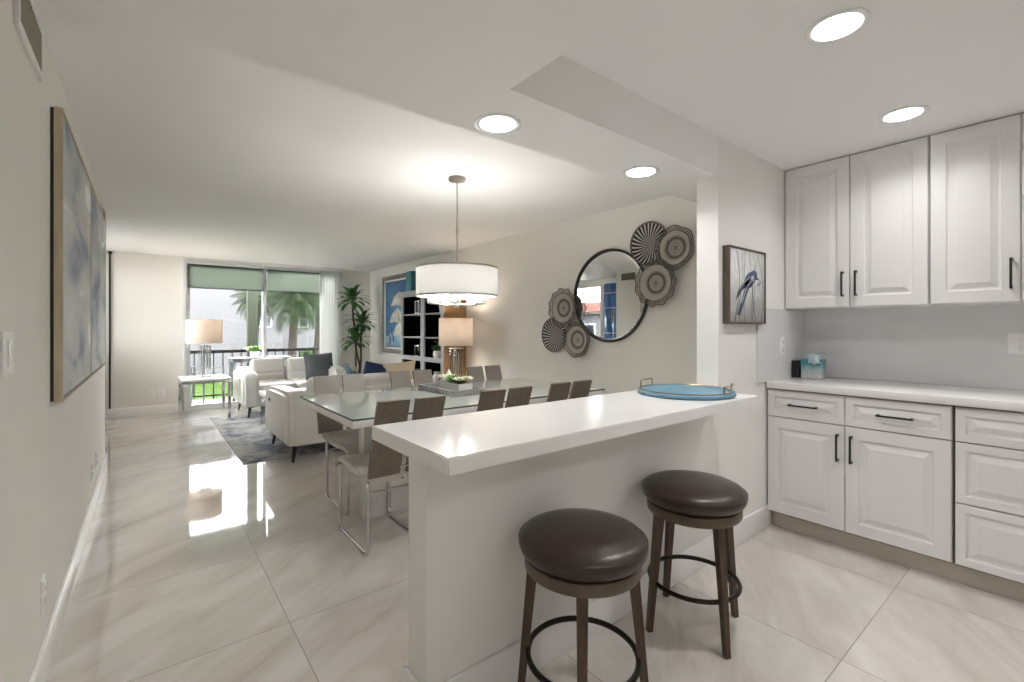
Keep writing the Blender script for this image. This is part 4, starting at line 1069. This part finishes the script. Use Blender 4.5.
MB().box((-14, 0, 0), (4.15, 8, 4.2)).build('wall', M['outwhite'], t); MB().box((4.15, 2.6, 0), (6.3, 8, 3.6)).build('wall', M['outwhite'], t)
for x0, z0 in ((3.02, 1.92), (5.0, 1.92)):
    y = 0 if x0 < 4 else 2.6
    f = MB().box((x0, y-.04, z0), (x0+.72, y+.01, z0+.40)).build('window', M['alu'], t); MB().box((x0+.03, y-.05, z0+.03), (x0+.34, y-.038, z0+.37)).box((x0+.38, y-.05, z0+.03), (x0+.69, y-.038, z0+.37)).build('pane', M['darkglass'], f)
def palm(loc, hgt, R, seed, label, r0=.15):
    rnd = random.Random(seed); t = thing('palm_tree', label, 'palm tree', loc, 0, 'palm trees beyond the balcony')
    MB().tube([(0, 0, 0), (.05, 0, hgt*.4), (.12, .03, hgt*.8), (.14, .03, hgt)], [r0, r0*.8, r0*.7, r0*.6], 10).build('trunk', M['trunk'], t)
    c = MB()
    for k in range(38):
        a = k*2.39996; el = math.radians(70-105*k/38); l = R*rnd.uniform(.85, 1.1); d = Vector((math.cos(a), math.sin(a), 0)); s_ = Vector((-math.sin(a), math.cos(a), 0)); p = Vector((.14, .03, hgt)); n = 22
        for i in range(n):
            f = i/n; e = el-math.radians(85)*f; st = (d*math.cos(e)+Vector((0, 0, math.sin(e))))*(l/n); q = p+st
            for sg in (-1, 1):
                ll = l*.34*math.sin(PI*(.12+.86*f)); tip = p+s_*sg*ll*.75+st.normalized()*ll*.35+Vector((0, 0, -ll*.75)); wv = st*.62
                v = [c.bm.verts.new(x) for x in (p, p+wv, tip)]; c.bm.faces.new(v)
            p = q
    c.build('crown', M['palm'], t, flat=True)
palm((3.30, 14.6, GZ), 2.85, 1.25, 3, 'drooping palm tree with pale trunk in front of the white building')
palm((4.55, 16.6, GZ), 3.0, 1.35, 5, 'palm tree right of the others, partly behind the curtain', .12)
palm((2.75, 17.2, GZ), 2.85, .95, 8, 'palm tree just right of the balcony column', .12)
def bush(loc, r, seed, label, m='bush', sq=.9):
    rnd = random.Random(seed); c = MB()
    for k in range(1500):
        a = rnd.uniform(0, 2*PI); ph = math.acos(rnd.uniform(-.3, 1)); q = r*rnd.uniform(.6, 1)
        p = Vector((q*math.sin(ph)*math.cos(a), q*math.sin(ph)*math.sin(a), r*.5+q*math.cos(ph)*sq)); s_ = r*.085
        d1 = Vector((rnd.uniform(-1, 1), rnd.uniform(-1, 1), rnd.uniform(-1, 1))).normalized()*s_; d2 = d1.orthogonal().normalized()*s_*.6
        v = [c.bm.verts.new(x) for x in (p-d1, p+d2, p+d1, p-d2)]; c.bm.faces.new(v)
    c.tube([(0, 0, 0), (0, 0, r)], r*.12, 6)
    o = c.build('shrub', M[m], loc=loc, flat=True); tag(o, label, 'shrub', 'shrubs beyond the balcony')
bush((4.0, 15.4, GZ), .62, 1, 'bright green shrub under the palms beside curtain')
bush((5.1, 18.3, GZ), .85, 2, 'shrub behind the palm trunks near building corner')
bush((6.6, 15.6, GZ), 1.1, 3, 'large shrub at far right behind the palms')
bush((9.6, 23.0, GZ), 2.4, 4, 'tall green tree mass behind the palms', sq=1.3)

t = thing('neighbour_house', 'pale house with brick red roof seen through the side window', 'house', (-9.5, 12, GZ))
MB().box((-3, -5, 0), (0, 6.2, 2.6)).build('wall', M['outwhite'], t)
c = MB(); bt = bmesh.new(); v_ = [bt.verts.new(p) for p in ((.4, -5.3, 2.58), (.4, 6.5, 2.58), (-3.4, 6.5, 2.58), (-3.4, -5.3, 2.58), (-1.5, -5.3, 3.2), (-1.5, 6.5, 3.2))]
for f in ((0, 1, 5, 4), (1, 2, 5), (2, 3, 4, 5), (3, 0, 4), (3, 2, 1, 0)): bt.faces.new([v_[i] for i in f])
c._merge(bt).build('roof', M['roof'], t, angle=10)
for y in (-3, -.5, 2, 4.4): 
    f = MB().box((-.01, y, 1.1), (.04, y+1.0, 2.1)).build('window', M['alu'], t); MB().box((.03, y+.06, 1.16), (.05, y+.94, 2.04)).build('pane', M['darkglass'], f)
bush((-5.4, 11.2, GZ), .85, 7, 'green shrub outside the side window in mirror')
